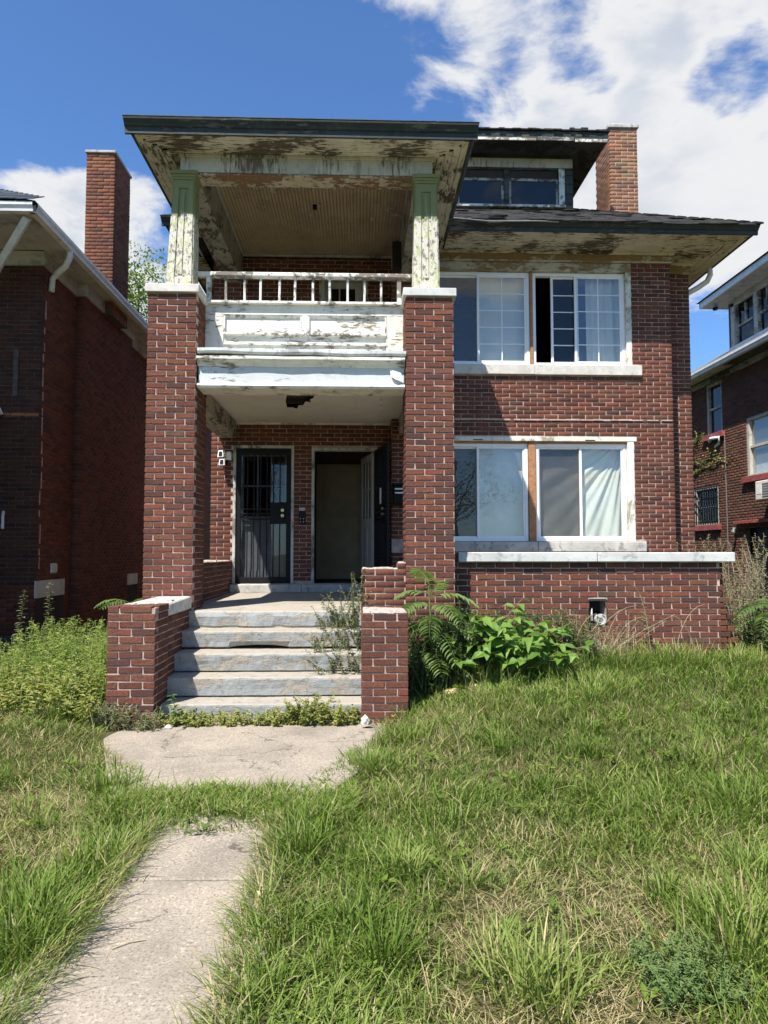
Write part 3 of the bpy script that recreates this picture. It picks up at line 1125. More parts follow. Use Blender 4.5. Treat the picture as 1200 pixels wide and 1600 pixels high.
box('coping', 'cap_worn', tw, 2.746, 4.355, 8.10, 8.48, TZ, TZ + 0.110, 0.008)
box('terrace_floor', 'porch_concrete', tw, 1.06, 4.28, 8.40, 10.83, 0.70, 0.85, 0.004)
# short link wall between pier and terrace wall
m = MB().box(1.05, 1.14, 8.22, 8.40, 0.0, TZ)
m.build('return_core', 'mortar_dark', tw)
m = MB()
ragged_caps(m, 1.3, 4.1, 8.163, 8.17, 1.39, 5, 0.02)

# white dryer vent sitting in the gap of the terrace wall
dv = thing('dryer_vent', (2.755, 8.19, 0.80), 'round white plastic vent in the square hole of the terrace wall', 'vent')
rim = MB()
for i in range(20):
    a0, a1 = i * math.tau / 20, (i + 1) * math.tau / 20
    for (r0, r1, ya, yb) in ((0.022, 0.062, 8.165, 8.175), (0.055, 0.064, 8.150, 8.21)):
        if i in (4, 5, 6) and r0 > 0.03:
            continue
        q = []
        for y in (ya, yb):
            q += [(2.785 + math.cos(a0) * r0, y, 0.775 + math.sin(a0) * r0), (2.785 + math.cos(a0) * r1, y, 0.775 + math.sin(a0) * r1),
                  (2.785 + math.cos(a1) * r1, y, 0.775 + math.sin(a1) * r1), (2.785 + math.cos(a1) * r0, y, 0.775 + math.sin(a1) * r0)]
        rim.hexa(q)
rim.build('flange', 'cap_worn', dv)
MB().tube([(2.785, 8.16, 0.775), (2.785, 8.32, 0.775)], 0.023, 14).build('duct', 'metal_grey', dv)
MB().tube([(2.70, 8.22, 0.76), (2.69, 8.20, 0.83), (2.705, 8.23, 0.90)], 0.016, 7, 0.006).build('flap', 'cap_worn', dv)

# ------------------------------------------------------------------ the house
house = thing('brick_house', (1.5, 11.2, 0), 'two storey red brick house with peeling balcony porch and broad eaves', 'house')
YB, YW = 10.84, 11.24
XL, XR = -2.35, 5.39
BX0, BX1 = 0.49, 4.90
UPW = (1.00, 4.27, 4.465, 6.02)
LOW = (1.00, 4.27, 1.715, 3.345)
DL = (-2.00, -1.04, 1.06, 3.245)
DR = (-0.765, 0.285, 1.06, 3.21)
BD = (-0.66, 0.12, 3.78, 6.05)

core = MB()
panel(core, (0, YB), (1, 0), (0, -1), BX0, BX1, 0.0, 6.30, [UPW, LOW], 0.007, 0.2)
panel(core, (0, YW), (1, 0), (0, -1), XL + 0.007, BX0 + 0.2, 0.0, 6.36, [DL, DR, BD], 0.007, 0.2)
core.box(BX0 + 0.007, BX0 + 0.2, YB + 0.21, YW + 0.1, 0, 6.3)
core.box(BX1 - 0.2, BX1 - 0.007, YB + 0.21, YW + 0.1, 0, 6.3)
core.box(BX1 - 0.1, XR - 0.007, YW + 0.007, YW + 0.2, 0, 6.3)
core.box(XL + 0.007, XL + 0.2, YW + 0.21, 21.5, 0, 6.3)
core.box(XR - 0.2, XR - 0.007, YW + 0.21, 21.5, 0, 6.3)
core.box(XL + 0.2, XR - 0.2, 21.3, 21.5, 0, 6.3)
core.build('wall', 'mortar', house)

bm = BrickMass()
bm.add(courses(BX0, BX1, 6.11 - 91 * COURSE, 6.11, [UPW, LOW, (0, 4.27, 6.0, 6.2), (0, 4.42, 4.30, 4.47), (0, 4.43, 1.55, 1.72)]), (0, YB), (1, 0), (0, -1))
bm.add(courses(XL, BX0 + 0.05, 6.33 - 82 * COURSE, 6.33, [DL, DR, BD, (-2.05, 0.6, 0.8, 1.06)]), (0, YW), (1, 0), (0, -1))
bm.add(courses(BX1, XR, 6.11 - 91 * COURSE, 6.11, off=0.07), (0, YW), (1, 0), (0, -1))
bm.add(courses(YB + 0.08, YW, 6.11 - 80 * COURSE, 6.11), (BX0, 0), (0, 1), (-1, 0))
bm.add(courses(YB + 0.08, YW, 6.11 - 80 * COURSE, 6.11), (BX1, 0), (0, 1), (1, 0))
bm.add(courses(YW + 0.08, 15.0, 6.11 - 80 * COURSE, 6.11), (XL, 0), (0, 1), (-1, 0))
bm.add(courses(YW + 0.08, 15.0, 6.11 - 80 * COURSE, 6.11), (XR, 0), (0, 1), (1, 0))

# ---- piers
PIERS = ((-2.355, -1.815, 7.82, 8.36, 4.43, 0.35, 0.95), (0.51, 1.055, 7.82, 8.36, 4.42, 0.10, 1.22))
for (x0, x1, y0, y1, zt, zb, zobj) in PIERS:
    p = MB().box(x0 + 0.007, x1 - 0.007, y0 + 0.007, y1 - 0.007, zb, zt).build('pier', 'mortar', house)
    nc = int((zt - zb) / COURSE)
    fr = courses(x0, x1, zt - nc * COURSE, zt, off=0.0)
    brick_objects([r for r in fr if r[2] > zobj], (0, y0), (1, 0), (0, -1), 'brick', p)
    bm.add([r for r in fr if r[2] <= zobj], (0, y0), (1, 0), (0, -1))
    s_ = courses(y0 + 0.112, y1, zt - nc * COURSE, zt, off=0.0, row0=1)
    bm.add(s_, (x1, 0), (0, 1), (1, 0))
    bm.add(s_, (x0, 0), (0, 1), (-1, 0))
    bm.add(fr, (0, y1), (1, 0), (0, 1))
    q = 0.028
    box('pier_cap', 'limestone' if x0 < 0 else 'cap_worn', p, x0 - q, x1 + q, y0 - 0.035, y1 + q, zt + 0.002, zt + 0.094, 0.006)

# ---- low walls of the porch
MB().box(-2.343, -2.007, 8.36, YW, 0.0, 1.415).build('porch_side_wall', 'mortar', house)
MB().box(0.027, 0.51, 7.887, 8.193, 0.0, 1.36).box(0.427, 0.51, 7.887, 8.193, 1.36, 1.425).build('porch_side_wall', 'mortar', house)
MB().box(0.30, 0.58, 8.36, YW, 0.0, 1.30).build('porch_side_wall', 'mortar', house)
bm.add(courses(8.36, YW, 1.425 - 9 * COURSE, 1.425), (-2.0, 0), (0, 1), (1, 0))
bm.add(courses(8.36, YW, 1.425 - 9 * COURSE, 1.425), (-2.35, 0), (0, 1), (-1, 0))
bm.add(courses(0.02, 0.51, 1.368 - 18 * COURSE, 1.368, off=0.05), (0, 7.88), (1, 0), (0, -1))
bm.add([(0.42, 0.51, 1.370, 1.425)], (0, 7.88), (1, 0), (0, -1))
bm.add(courses(7.95, 8.2, 1.368 - 10 * COURSE, 1.368), (0.02, 0), (0, 1), (-1, 0))
bm.add(courses(8.36, YW, 1.31 - 8 * COURSE, 1.31), (0.29, 0), (0, 1), (-1, 0))
cr = MB()
ragged_caps(cr, 0.03, 0.42, 7.88, 8.18, 1.362, 24, 0.045)
ragged_caps(cr, -2.33, -2.02, 8.4, YW, 1.417, 40, 0.05)
ragged_caps(cr, 0.43, 0.51, 7.88, 8.18, 1.426, 8, 0.03)
cr.build('mortar_bed', 'mortar_crumb', house)

# mortar ledge line above the ground-floor window
led = MB()
x = 1.06
while x < 4.86:
    w = random.uniform(0.05, 0.22)
    led.box(x, min(x + w, 4.88), YB - 0.012 - random.uniform(0, 0.01), YB, 3.595 + random.uniform(-0.004, 0.004), 3.612 + random.uniform(0.0, 0.012))
    x += w + random.choice((0.0, 0.0, 0.01, 0.06))
led.build('mortar_ledge', 'mortar', house)

# ---- porch floor, door step
pf = MB()
pf.hexa([(-2.0, 7.75, 0.70), (0.30, 7.75, 0.70), (0.30, YW, 0.70), (-2.0, YW, 0.70),
         (-2.0, 7.75, 0.915), (0.30, 7.75, 0.915), (0.30, YW, 0.935), (-2.0, YW, 0.935)])
pf.build('porch_floor', 'porch_concrete', house, 0.012)
edge = MB()
vs, fs = [], []
n = 40
for i in range(n + 1):
    xx = -1.83 + (1.85) * i / n
    for k, (yy, zz) in enumerate(((7.76, 0.735), (7.735, 0.76), (7.728, 0.86), (7.735, 0.90), (7.755, 0.918))):
        d = mnoise.fractal(Vector((xx * 4, yy * 3, zz * 9)), 1.0, 2.0, 4) * 0.014
        vs.append((xx, yy + d, zz + d * 0.3))
for i in range(n):
    for k in range(4):
        fs.append((i * 5 + k, i * 5 + k + 1, i * 5 + k + 6, i * 5 + k + 5))
eo = edge.add(vs, fs).build('porch_edge', 'step_painted', house)
box('door_step', 'sill_worn', house, -2.0, -0.90, 11.02, YW + 0.1, 0.93, 1.055, 0.01)
box('door_step', 'sill_worn', house, -0.895, 0.488, 11.02, YW + 0.1, 0.93, 1.052, 0.01)

# ---- lower porch ceiling with a broken hole, beam, mouldings
outer = [(-2.0, 8.17), (0.75, 8.17), (0.75, YB), (BX0, YB), (BX0, YW), (-2.0, YW)]
hole = [(-0.955, 9.20), (-0.80, 9.26), (-0.60, 9.17), (-0.615, 9.38), (-0.68, 9.50), (-0.665, 9.66), (-0.745, 9.62), (-0.79, 9.86), (-0.86, 9.88), (-0.90, 10.12), (-0.955, 10.02), (-1.035, 10.03), (-1.01, 9.6)]
allp = outer + hole
tris = tessellate_polygon([[Vector((*p, 0)) for p in outer], [Vector((*p, 0)) for p in hole]])
MB().add([(p[0], p[1], 3.605) for p in allp], [tuple(t) for t in tris]).build('porch_ceiling', 'paint_ceiling_white', house)
jst = MB()
for k in range(6):
    jst.box(-1.9, 0.6, 8.5 + k * 0.45, 8.54 + k * 0.45, 3.63, 3.70)
jst.box(-2.0, 0.7, 8.2, YW, 3.700, 3.715)
jst.build('ceiling_joists', 'dark_room_and_shade', house)
ct = MB()
ct.box(-2.0, BX0, YW - 0.03, YW - 0.002, 3.575, 3.604)
ct.box(0.28, 0.30, 8.2, YW, 3.597, 3.604)
ct.build('ceiling_trim', 'paint_window_trim', house)
box('porch_side_beam', 'paint_side_beam', house, -2.22, -1.95, 8.36, YW, 3.36, 3.60, 0.006)
box('porch_side_beam', 'paint_side_beam', house, 0.60, 0.86, 8.36, YB, 3.36, 3.60, 0.006)
box('frieze_board', 'paint_frieze_board', house, -1.80, 0.50, 7.875, 8.17, 3.405, 3.62, 0.006)
mb = MB()
mb.prism([(7.84, 3.37), (8.19, 3.37), (8.19, 3.403), (7.86, 3.425), (7.84, 3.42), (7.825, 3.395)], 0, -1.805, 0.502)
mb.build('lower_moulding', 'paint_white', house)
n = 30
vs, fs = [], []
prof = [(8.17, 3.62), (7.87, 3.62), (7.85, 3.655), (7.815, 3.668), (7.795, 3.69), (7.795, 3.722), (8.17, 3.727)]
for i in range(n + 1):
    xx = -1.808 + 2.31 * i / n
    for (yy, zz) in prof:
        d = mnoise.fractal(Vector((xx * 3, yy * 2, zz * 3)), 1.0, 2.0, 4)
        vs.append((xx, yy + d * 0.008, zz + d * 0.007 - 0.006 * i / n))
k7 = len(prof)
for i in range(n):
    for k in range(k7):
        fs.append((i * k7 + k, i * k7 + (k + 1) % k7, (i + 1) * k7 + (k + 1) % k7, (i + 1) * k7 + k))
fs += [tuple(range(k7)), tuple(range(n * k7, n * k7 + k7))]
MB().add(vs, fs).build('crown_moulding', 'paint_white', house)
vs, fs = [], []
prof = [(8.3, 3.755), (7.80, 3.752), (7.79, 3.775), (7.792, 3.808), (8.3, 3.818)]
for i in range(n + 1):
    xx = -1.80 + 2.315 * i / n
    sag = -0.022 * i / n + 0.006 * math.sin(i * 0.5)
    for (yy, zz) in prof:
        d = mnoise.fractal(Vector((xx * 5, yy * 2, 7)), 1.0, 2.0, 3)
        vs.append((xx, yy + d * 0.005, zz + d * 0.005 + sag))
k5 = len(prof)
for i in range(n):
    for k in range(k5):
        fs.append((i * k5 + k, i * k5 + (k + 1) % k5, (i + 1) * k5 + (k + 1) % k5, (i + 1) * k5 + k))
fs += [tuple(range(k5)), tuple(range(n * k5, n * k5 + k5))]
MB().add(vs, fs).build('balcony_ledge', 'cap_worn', house)
box('gap_shade', 'dark_room_and_shade', house, -1.79, 0.50, 7.86, 8.16, 3.725, 3.752, 0)  # solid dark strip standing in for the shade under the ledge
box('balcony_floor', 'cap_worn', house, -2.2, 0.9, 8.19, YW, 3.72, 3.78, 0)
pk = MB()
pk.add([(0.33, 7.86, 3.60), (0.46, 7.83, 3.55), (0.49, 7.84, 3.44), (0.40, 7.80, 3.47), (0.35, 7.85, 3.52)], [(0, 1, 4), (1, 2, 3, 4)])
pk.build('loose_flashing', 'pvc', house)

# ---- balcony parapet
PY = 8.25
box('parapet', 'paint_white', house, -1.815, 0.512, PY + 0.012, PY + 0.10, 3.80, 4.455, 0)
fm = MB()
for (a, b, c, d) in ((-1.815, 0.512, 4.335, 4.455), (-1.815, 0.512, 3.81, 3.90), (-1.815, -1.60, 3.90, 4.335), (0.31, 0.512, 3.90, 4.335), (-0.685, -0.615, 4.11, 4.335)):
    fm.box(a, b, PY - 0.008, PY + 0.014, c, d)
fm.build('parapet_frame', 'paint_white', house, 0.004)
fm = MB()
for (a, b) in ((-1.60, -0.685), (-0.615, 0.31)):
    fm.prism([(PY - 0.02, 4.335), (PY + 0.012, 4.335), (PY + 0.012, 4.30)], 0, a, b)
    fm.box(a, a + 0.018, PY - 0.012, PY + 0.012, 4.115, 4.335)
    fm.box(b - 0.018, b, PY - 0.012, PY + 0.012, 4.115, 4.335)
fm.prism([(PY - 0.03, 4.118), (PY + 0.012, 4.125), (PY + 0.012, 4.085), (PY - 0.03, 4.098)], 0, -1.60, 0.31)
fm.prism([(PY - 0.016, 3.995), (PY + 0.012, 4.0), (PY + 0.012, 3.975), (PY - 0.016, 3.98)], 0, -1.60, 0.31)
fm.prism([(PY - 0.012, 3.93), (PY + 0.012, 3.94), (PY + 0.012, 3.90), (PY - 0.012, 3.905)], 0, -1.60, 0.31)
fm.build('panel_moulding', 'paint_white_rail', house)
box('parapet_cap', 'paint_white_rail', house, -1.83, 0.52, PY - 0.065, PY + 0.13, 4.455, 4.487, 0.005)
box('handrail', 'paint_white_rail', house, -1.90, 0.63, PY - 0.075, PY + 0.03, 4.775, 4.825, 0.008)
box('rail_post', 'paint_white_rail', house, -1.80, -1.745, PY - 0.05, PY + 0.01, 4.487, 4.775, 0.004)
box('rail_post', 'paint_white_rail', house, 0.435, 0.485, PY - 0.05, PY + 0.01, 4.487, 4.775, 0.004)
proto = MB().box(-0.0135, 0.0135, PY - 0.04, PY - 0.013, 4.487, 4.776)
b0 = None
for k in range(10):
    cx = -1.77 + (0.46 + 1.77) * (k + 1) / 11.0 + random.uniform(-0.012, 0.012)
    if b0 is None:
        b0 = proto.build('baluster', 'paint_white_rail', house, 0.003)
        b0.location.x = cx
    else:
        o = b0.copy()
        o.location.x = cx
        o.rotation_euler.y = random.gauss(0, 0.008)
        COL.objects.link(o)
        attach(o, house)


# ---- tapered columns
def column(cx_b, cx_t, wb, wt):
    z0, z1 = 4.526 if cx_b < 0 else 4.516, 5.79
    yb, yt = 8.07, 8.075
    c = MB()
    vs = []
    for (z, cx, w, yy) in ((z0, cx_b, wb, yb), (z1, cx_t, wt, yt)):
        h = w / 2
        vs += [(cx - h, yy - h, z), (cx + h, yy - h, z), (cx + h, yy + h, z), (cx - h, yy + h, z)]
    c.hexa(vs)
    o = c.build('column', 'paint_column', house, 0.004)
    # raised stiles and centre fillet on the three seen faces
    def at(t, s, face):
        z = z0 + (z1 - z0) * t
        cx = cx_b + (cx_t - cx_b) * t
        w = (wb + (wt - wb) * t) / 2
        yy = yb + (yt - yb) * t
        if face == 0:
            return Vector((cx + s * w, yy - w, z)), Vector((0, -1, 0))
        if face == 1:
            return Vector((cx + w, yy + s * w, z)), Vector((1, 0, 0))
        return Vector((cx - w, yy + s * w, z)), Vector((-1, 0, 0))
    st = MB()
    for face in (0, 1, 2):
        for (t0, t1, s0, s1, th) in ((0, 1, -1.0, -0.46, 0.014), (0, 1, 0.46, 1.0, 0.014), (0, 0.10, -0.46, 0.46, 0.014), (0.93, 1.0, -0.46, 0.46, 0.014), (0.13, 0.90, -0.17, 0.17, 0.012)):
            q = []
            for (t, s) in ((t0, s0), (t0, s1), (t1, s1), (t1, s0)):
                pnt, nr = at(t, s, face)
                q.append((pnt - nr * 0.003, pnt + nr * th))
            st.hexa([a for a, b in q] + [b for a, b in q])
    st.build('column_panel', 'paint_column', o)
    cp = MB()
    for (z, zz, e) in ((5.775, 5.80, 0.012), (5.80, 5.83, 0.022), (5.83, 5.862, 0.030), (5.862, 5.90, 0.046)):
        h = wt / 2 + e
        cp.box(cx_t - h, cx_t + h, yt - h, yt + h, z, zz)
    cp.build('capital', 'paint_column', o, 0.004)
    bs = MB().box(cx_b - wb / 2 - 0.03, cx_b + wb / 2 + 0.03, yb - wb / 2 - 0.03, yb + wb / 2 + 0.03, z0 - 0.004, z0 + 0.018)
    bs.build('base_plate', 'limestone', o, 0.004)


column(-2.045, -2.015, 0.275, 0.215)
column(0.76, 0.757, 0.275, 0.235)

# ---- porch roof: beams, beadboard ceiling, soffit boards, fascia
RX0, RX1, RY0, RY1 = -2.505, 1.24, 7.56, 10.12
SZ = 6.105
box('porch_beam', 'paint_beam', house, -2.06, 0.835, 7.955, 8.20, 5.895, SZ + 0.02, 0.006)
box('beam_trim', 'paint_beam', house, -2.075, 0.85, 7.938, 7.954, SZ - 0.04, SZ - 0.001, 0.003)
box('beam_underside', 'paint_rust', house, -2.055, 0.83, 7.958, 8.22, 5.865, 5.892, 0.004)
for (a, b) in ((-2.17, -1.885), (0.63, 0.895)):
    box('side_beam', 'paint_side_beam', house, a, b, 8.205, 10.83 if a > 0 else YW, 5.87, 6.34, 0.006)
box('bay_head', 'dark_room_and_shade', house, 0.50, 0.89, 10.6, 10.83, 5.9, 6.3, 0)
bd = MB()
xx = -1.885
while xx < 0.63:
    bd.prism([(xx, 6.341), (xx + 0.006, 6.335), (xx + 0.034, 6.335), (xx + 0.040, 6.341), (xx + 0.040, 6.356), (xx, 6.356)], 1, 8.2, YW)
    xx += 0.046
bd.box(-2.0, 0.7, 8.2, YW, 6.352, 6.36)
tag(bd.build('beadboard_ceiling', 'paint_ceiling_tan', house), kind='stuff')
cv = MB()
cv.box(-1.885, 0.63, YW - 0.03, YW - 0.001, 6.30, 6.334)
cv.box(-1.884, -1.86, 8.22, YW - 0.03, 6.305, 6.334)
cv.box(0.605, 0.629, 8.22, YW - 0.03, 6.305, 6.334)
cv.build('ceiling_cove', 'paint_beam', house)
fx = MB()
fx.tube([(-0.62, 9.55, 6.335), (-0.62, 9.55, 6.315)], 0.075, 12)
fx.build('lamp_base', 'paint_rust', house)
MB().box(-0.655, -0.595, 9.50, 9.56, 6.26, 6.318).build('lamp_socket', 'metal_black', house, 0.006)
box('soffit_board', 'paint_soffit', house, -2.20, -2.0, 7.90, 8.32, SZ + 0.022, SZ + 0.03, 0)
box('soffit_board', 'paint_soffit', house, 0.80, 0.95, 7.90, 8.32, SZ + 0.022, SZ + 0.03, 0)
bw = (7.955 - RY0 - 0.02) / 4
for k in range(4):
    a = RY0 + 0.02 + k * bw
    box('soffit_board', 'paint_soffit', house, RX0 + 0.03 + k * 0.10, RX1 - 0.03 - k * 0.10, a + 0.003, a + bw - 0.003, SZ, SZ + 0.02, 0.002)
for k in range(4):
    w = (-RX0 - 2.17 - 0.02) / 4
    a = RX0 + 0.02 + k * w
    box('soffit_board', 'paint_soffit_side', house, a + 0.002, a + w - 0.002, RY0 + 0.06 + k * 0.1, RY1, SZ + 0.001, SZ + 0.021, 0.002)
    w = (RX1 - 0.895 - 0.02) / 4
    a = 0.895 + k * w
    box('soffit_board', 'paint_soffit_side', house, a + 0.002, a + w - 0.002, RY0 + 0.36 - k * 0.1, RY1, SZ + 0.001, SZ + 0.021, 0.002)


def eave_profile(depth0, sgn, z, h):
    """fascia with crown moulding, in (outward, z)"""
    return [(depth0 + 0.03 * sgn, z - 0.012), (depth0, z - 0.012), (depth0 - 0.004 * sgn, z + h * 0.40), (depth0 - 0.022 * sgn, z + h * 0.46), (depth0 - 0.03 * sgn, z + h * 0.60),
            (depth0 - 0.062 * sgn, z + h * 0.86), (depth0 - 0.066 * sgn, z + h), (depth0 + 0.03 * sgn, z + h + 0.004)]


MB().prism(eave_profile(RY0, 1, SZ + 0.008, 0.140), 0, RX0 - 0.06, RX1 + 0.06).build('porch_fascia', 'paint_dark', house)
for (xe, sg) in ((RX0, 1), (RX1, -1)):
    pr = eave_profile(xe, sg, SZ + 0.008, 0.140)
    f2 = MB()
    f2.prism(pr, 1, RY0 - 0.0, RY1)
    f2.build('porch_fascia', 'paint_dark', house)
box('drip_edge', 'paint_dark', house, RX0 - 0.068, RX1 + 0.068, RY0 - 0.070, RY0 + 0.2, SZ + 0.153, SZ + 0.160, 0)
pr_ = MB()
A = [(RX0 - 0.06, RY0 - 0.06, 6.267), (RX1 + 0.06, RY0 - 0.06, 6.267), (RX1 + 0.06, 11.2, 6.267), (RX0 - 0.06, 11.2, 6.267)]
B = [(-0.7, 9.3, 6.95), (-0.5, 9.3, 6.95), (-0.5, 12.2, 6.95), (-0.7, 12.2, 6.95)]
pr_.add(A + B, [(0, 1, 5, 4), (1, 2, 6, 5), (2, 3, 7, 6), (3, 0, 4, 7), (4, 5, 6, 7)])
pr_.build('porch_roof', 'shingle', house)
box('porch_roof_deck', 'dark_room_and_shade', house, -2.15, 0.88, 8.05, 11.2, 6.365, 6.40, 0)

# ---- main eave
EX0, EX1, EY0, EZ = -2.82, 5.86, 10.10, 6.275
for k in range(7):
    a = EY0 + 0.02 + k * 0.104
    box('soffit_board', 'paint_soffit', house, RX1 - 0.01, EX1 - 0.02 - k * 0.06, a + 0.003, a + 0.101, EZ + 0.002 * (k % 2), EZ + 0.02, 0.002)
for k in range(4):
    a = XR + 0.01 + k * 0.112
    box('soffit_board', 'paint_soffit_side', house, a + 0.003, a + 0.109, EY0 + 0.70 - k * 0.18, 21.5, EZ - 0.003, EZ + 0.018, 0.002)
box('soffit_board', 'paint_soffit', house, BX1, XR + 0.02, 10.83, YW, EZ + 0.002, EZ + 0.02, 0.002)
box('soffit_board', 'paint_soffit', house, EX0 + 0.02, RX0, EY0 + 0.02, YW + 5, EZ + 0.002, EZ + 0.02, 0.002)
MB().prism(eave_profile(EY0, 1, EZ, 0.108), 0, RX1 - 0.02, EX1 + 0.05).build('eave_fascia', 'paint_dark', house)
MB().prism(eave_profile(EY0, 1, EZ, 0.108), 0, EX0 - 0.05, RX0 + 0.02).build('eave_fascia', 'paint_dark', house)
for (xe, sg) in ((EX0, 1), (EX1, -1)):
    MB().prism(eave_profile(xe, sg, EZ, 0.108), 1, EY0, 21.9).build('eave_fascia', 'paint_dark', house)
# bent metal edge hanging along the front eave
gt = MB()
vs, fs = [], []
n = 40
for i in range(n + 1):
    xx = 1.36 + (5.84 - 1.36) * i / n
    dr = -0.035 * math.exp(-((xx - 1.9) / 0.7) ** 2) + 0.004 * math.sin(i)
    for (yy, zz) in ((EY0 - 0.07, 6.405), (EY0 - 0.085, 6.402), (EY0 - 0.085, 6.375 + dr), (EY0 - 0.07, 6.375 + dr)):
        vs.append((xx, yy, zz))
for i in range(n):
    for k in range(4):
        fs.append((i * 4 + k, i * 4 + (k + 1) % 4, i * 4 + 4 + (k + 1) % 4, i * 4 + 4 + k))
gt.add(vs, fs).build('drip_edge', 'paint_dark', house)
MB().tube([(1.36, EY0 - 0.09, 6.40), (1.9, EY0 - 0.10, 6.355), (2.6, EY0 - 0.09, 6.375), (2.9, EY0 - 0.08, 6.37)], 0.009, 6).build('loose_edge_strip', 'metal_grey', house)
box('frieze', 'paint_frieze_rotten', house, 0.9, 4.93, YB - 0.035, YB + 0.1, 6.105, EZ, 0.004)
box('frieze', 'paint_frieze_rotten', house, 4.90, XR + 0.03, YW - 0.035, YW + 0.1, 6.105, EZ, 0.004)
box('frieze_moulding', 'paint_soffit', house, 0.9, 4.955, YB - 0.06, YB - 0.035, EZ - 0.045, EZ - 0.001, 0.004)
box('frieze_moulding', 'paint_soffit', house, 4.956, XR + 0.055, YW - 0.06, YW - 0.035, EZ - 0.045, EZ - 0.001, 0.004)
box('frieze_moulding', 'paint_head_trim', house, 0.9, 4.94, YB - 0.05, YB - 0.036, 6.103, 6.13, 0.004)
# downspout elbow at the right side
MB().tube([(5.80, 11.35, 6.30), (5.82, 11.37, 6.16), (5.78, 11.40, 6.06), (5.66, 11.46, 5.98), (5.47, 11.55, 5.88), (5.44, 11.58, 5.78), (5.44, 11.6, 1.0)], 0.045, 10).build('downspout', 'gutter_white', house, smooth=True)

# ---- main roof with torn shingle courses
PITCHZ = 0.577
RZ0 = 6.388


def roof_z(y):
    return RZ0 + (y - (EY0 - 0.07)) * PITCHZ


half = (EX1 - EX0) / 2 + 0.06
rz = RZ0 + half * PITCHZ
rf = MB()
x0, x1, y0, y1 = EX0 - 0.06, EX1 + 0.06, EY0 - 0.07, 22.0
cxm = (x0 + x1) / 2
rf.add([(x0, y0, RZ0), (x1, y0, RZ0), (x1, y1, RZ0), (x0, y1, RZ0), (cxm, y0 + half, rz), (cxm, y1 - half, rz)],
       [(0, 1, 4), (1, 2, 5, 4), (2, 3, 5), (3, 0, 4, 5), (3, 2, 1, 0)])
rf.build('roof', 'shingle', house)
sh = MB()
row = 0
yy = y0 - 0.03
while yy < 12.6:
    t = yy - y0
    a, b = x0 + max(t, 0) - 0.02, x1 - max(t, 0) + 0.02
    xx = max(a, 0.9) + random.uniform(-0.2, 0)
    while xx < b:
        w = random.uniform(0.22, 0.34)
        if random.random() > 0.10 and xx < b - 0.1:
            z0_ = roof_z(yy) + 0.006 + random.choice((0, 0, 0.006, 0.02, 0.04)) * random.random()
            yb_ = yy + 0.22
            z1_ = roof_z(yb_) + 0.012
            th = 0.012
            xe = min(xx + w - 0.008, b)
            sh.hexa([(xx, yy, z0_), (xe, yy + random.uniform(-0.01, 0.01), z0_ + random.uniform(-0.004, 0.012)), (xe, yb_, z1_), (xx, yb_, z1_),
                     (xx, yy, z0_ + th), (xe, yy, z0_ + th), (xe, yb_, z1_ + th), (xx, yb_, z1_ + th)])
        xx += w
    yy += 0.14
    row += 1
tag(sh.build('shingles', 'shingle', house), kind='stuff')
hp = MB()
for k in range(26):
    t = k * 0.13
    z = RZ0 + t * PITCHZ
    hp.hexa([(x1 - t - 0.10, y0 + t - 0.02, z + 0.01), (x1 - t + 0.03, y0 + t - 0.02, z + 0.0), (x1 - t - 0.10, y0 + t + 0.20, z + 0.06), (x1 - t - 0.22, y0 + t + 0.14, z + 0.05),
             (x1 - t - 0.10, y0 + t - 0.02, z + 0.04), (x1 - t + 0.03, y0 + t - 0.02, z + 0.03), (x1 - t - 0.10, y0 + t + 0.20, z + 0.085), (x1 - t - 0.22, y0 + t + 0.14, z + 0.075)])
tag(hp.build('hip_shingles', 'shingle', house), kind='stuff')

# ---- dormer
DY = 11.80
dm = MB()
panel(dm, (0, DY), (1, 0), (0, -1), -0.75, 3.65, 7.25, 8.52, [(0.62, 3.42, 7.50, 8.14)], 0.0, 0.12)
dm.box(3.53, 3.65, DY + 0.121, 13.8, 7.3, 8.5)
dm.box(-0.75, -0.63, DY + 0.121, 13.8, 7.3, 8.5)
dm.build('dormer_wall', 'paint_dormer_soffit', house)
box('dormer_room', 'dark_room_and_shade', house, 0.2, 3.5, DY + 0.5, DY + 0.55, 7.3, 8.5, 0)
for (a, b) in ((0.66, 1.58), (1.66, 2.47), (2.56, 3.42)):
    w = MB()
    w.box(a, b, DY + 0.02, DY + 0.06, 7.50, 7.545)
    w.box(a, b, DY + 0.02, DY + 0.06, 7.955, 8.0)
    w.box(a, a + 0.04, DY + 0.02, DY + 0.06, 7.545, 7.955)
    w.box(b - 0.04, b, DY + 0.02, DY + 0.06, 7.545, 7.955)
    w = w.build('dormer_window', 'paint_dormer', house, 0.003)
    box('pane', 'glass_dark', w, a + 0.035, b - 0.035, DY + 0.035, DY + 0.04, 7.54, 7.96, 0)
    box('backing', 'dark_room_and_shade', w, a, b, DY + 0.10, DY + 0.11, 7.48, 8.05, 0)
box('dormer_head', 'dark_room_and_shade', house, 0.62, 3.42, DY + 0.03, DY + 0.06, 8.0, 8.14, 0)
for (a, b) in ((2.47, 2.56), (1.58, 1.66)):
    box('dormer_mullion', 'paint_dormer_soffit', house, a, b, DY - 0.015, DY + 0.07, 7.50, 8.14, 0.004)
box('dormer_casing', 'paint_white_rail', house, 3.42, 3.52, DY - 0.03, DY + 0.05, 7.47, 8.16, 0.004)
box('dormer_sill', 'paint_white_rail', house, 0.4, 3.53, DY - 0.07, DY + 0.03, 7.455, 7.497, 0.004)
box('dormer_frieze', 'paint_beam', house, -0.75, 3.66, DY - 0.03, DY - 0.002, 8.17, 8.33, 0.004)
box('dormer_skirt', 'paint_dormer', house, 0.0, 3.5, DY - 0.05, DY - 0.001, 7.33, 7.40, 0.004)
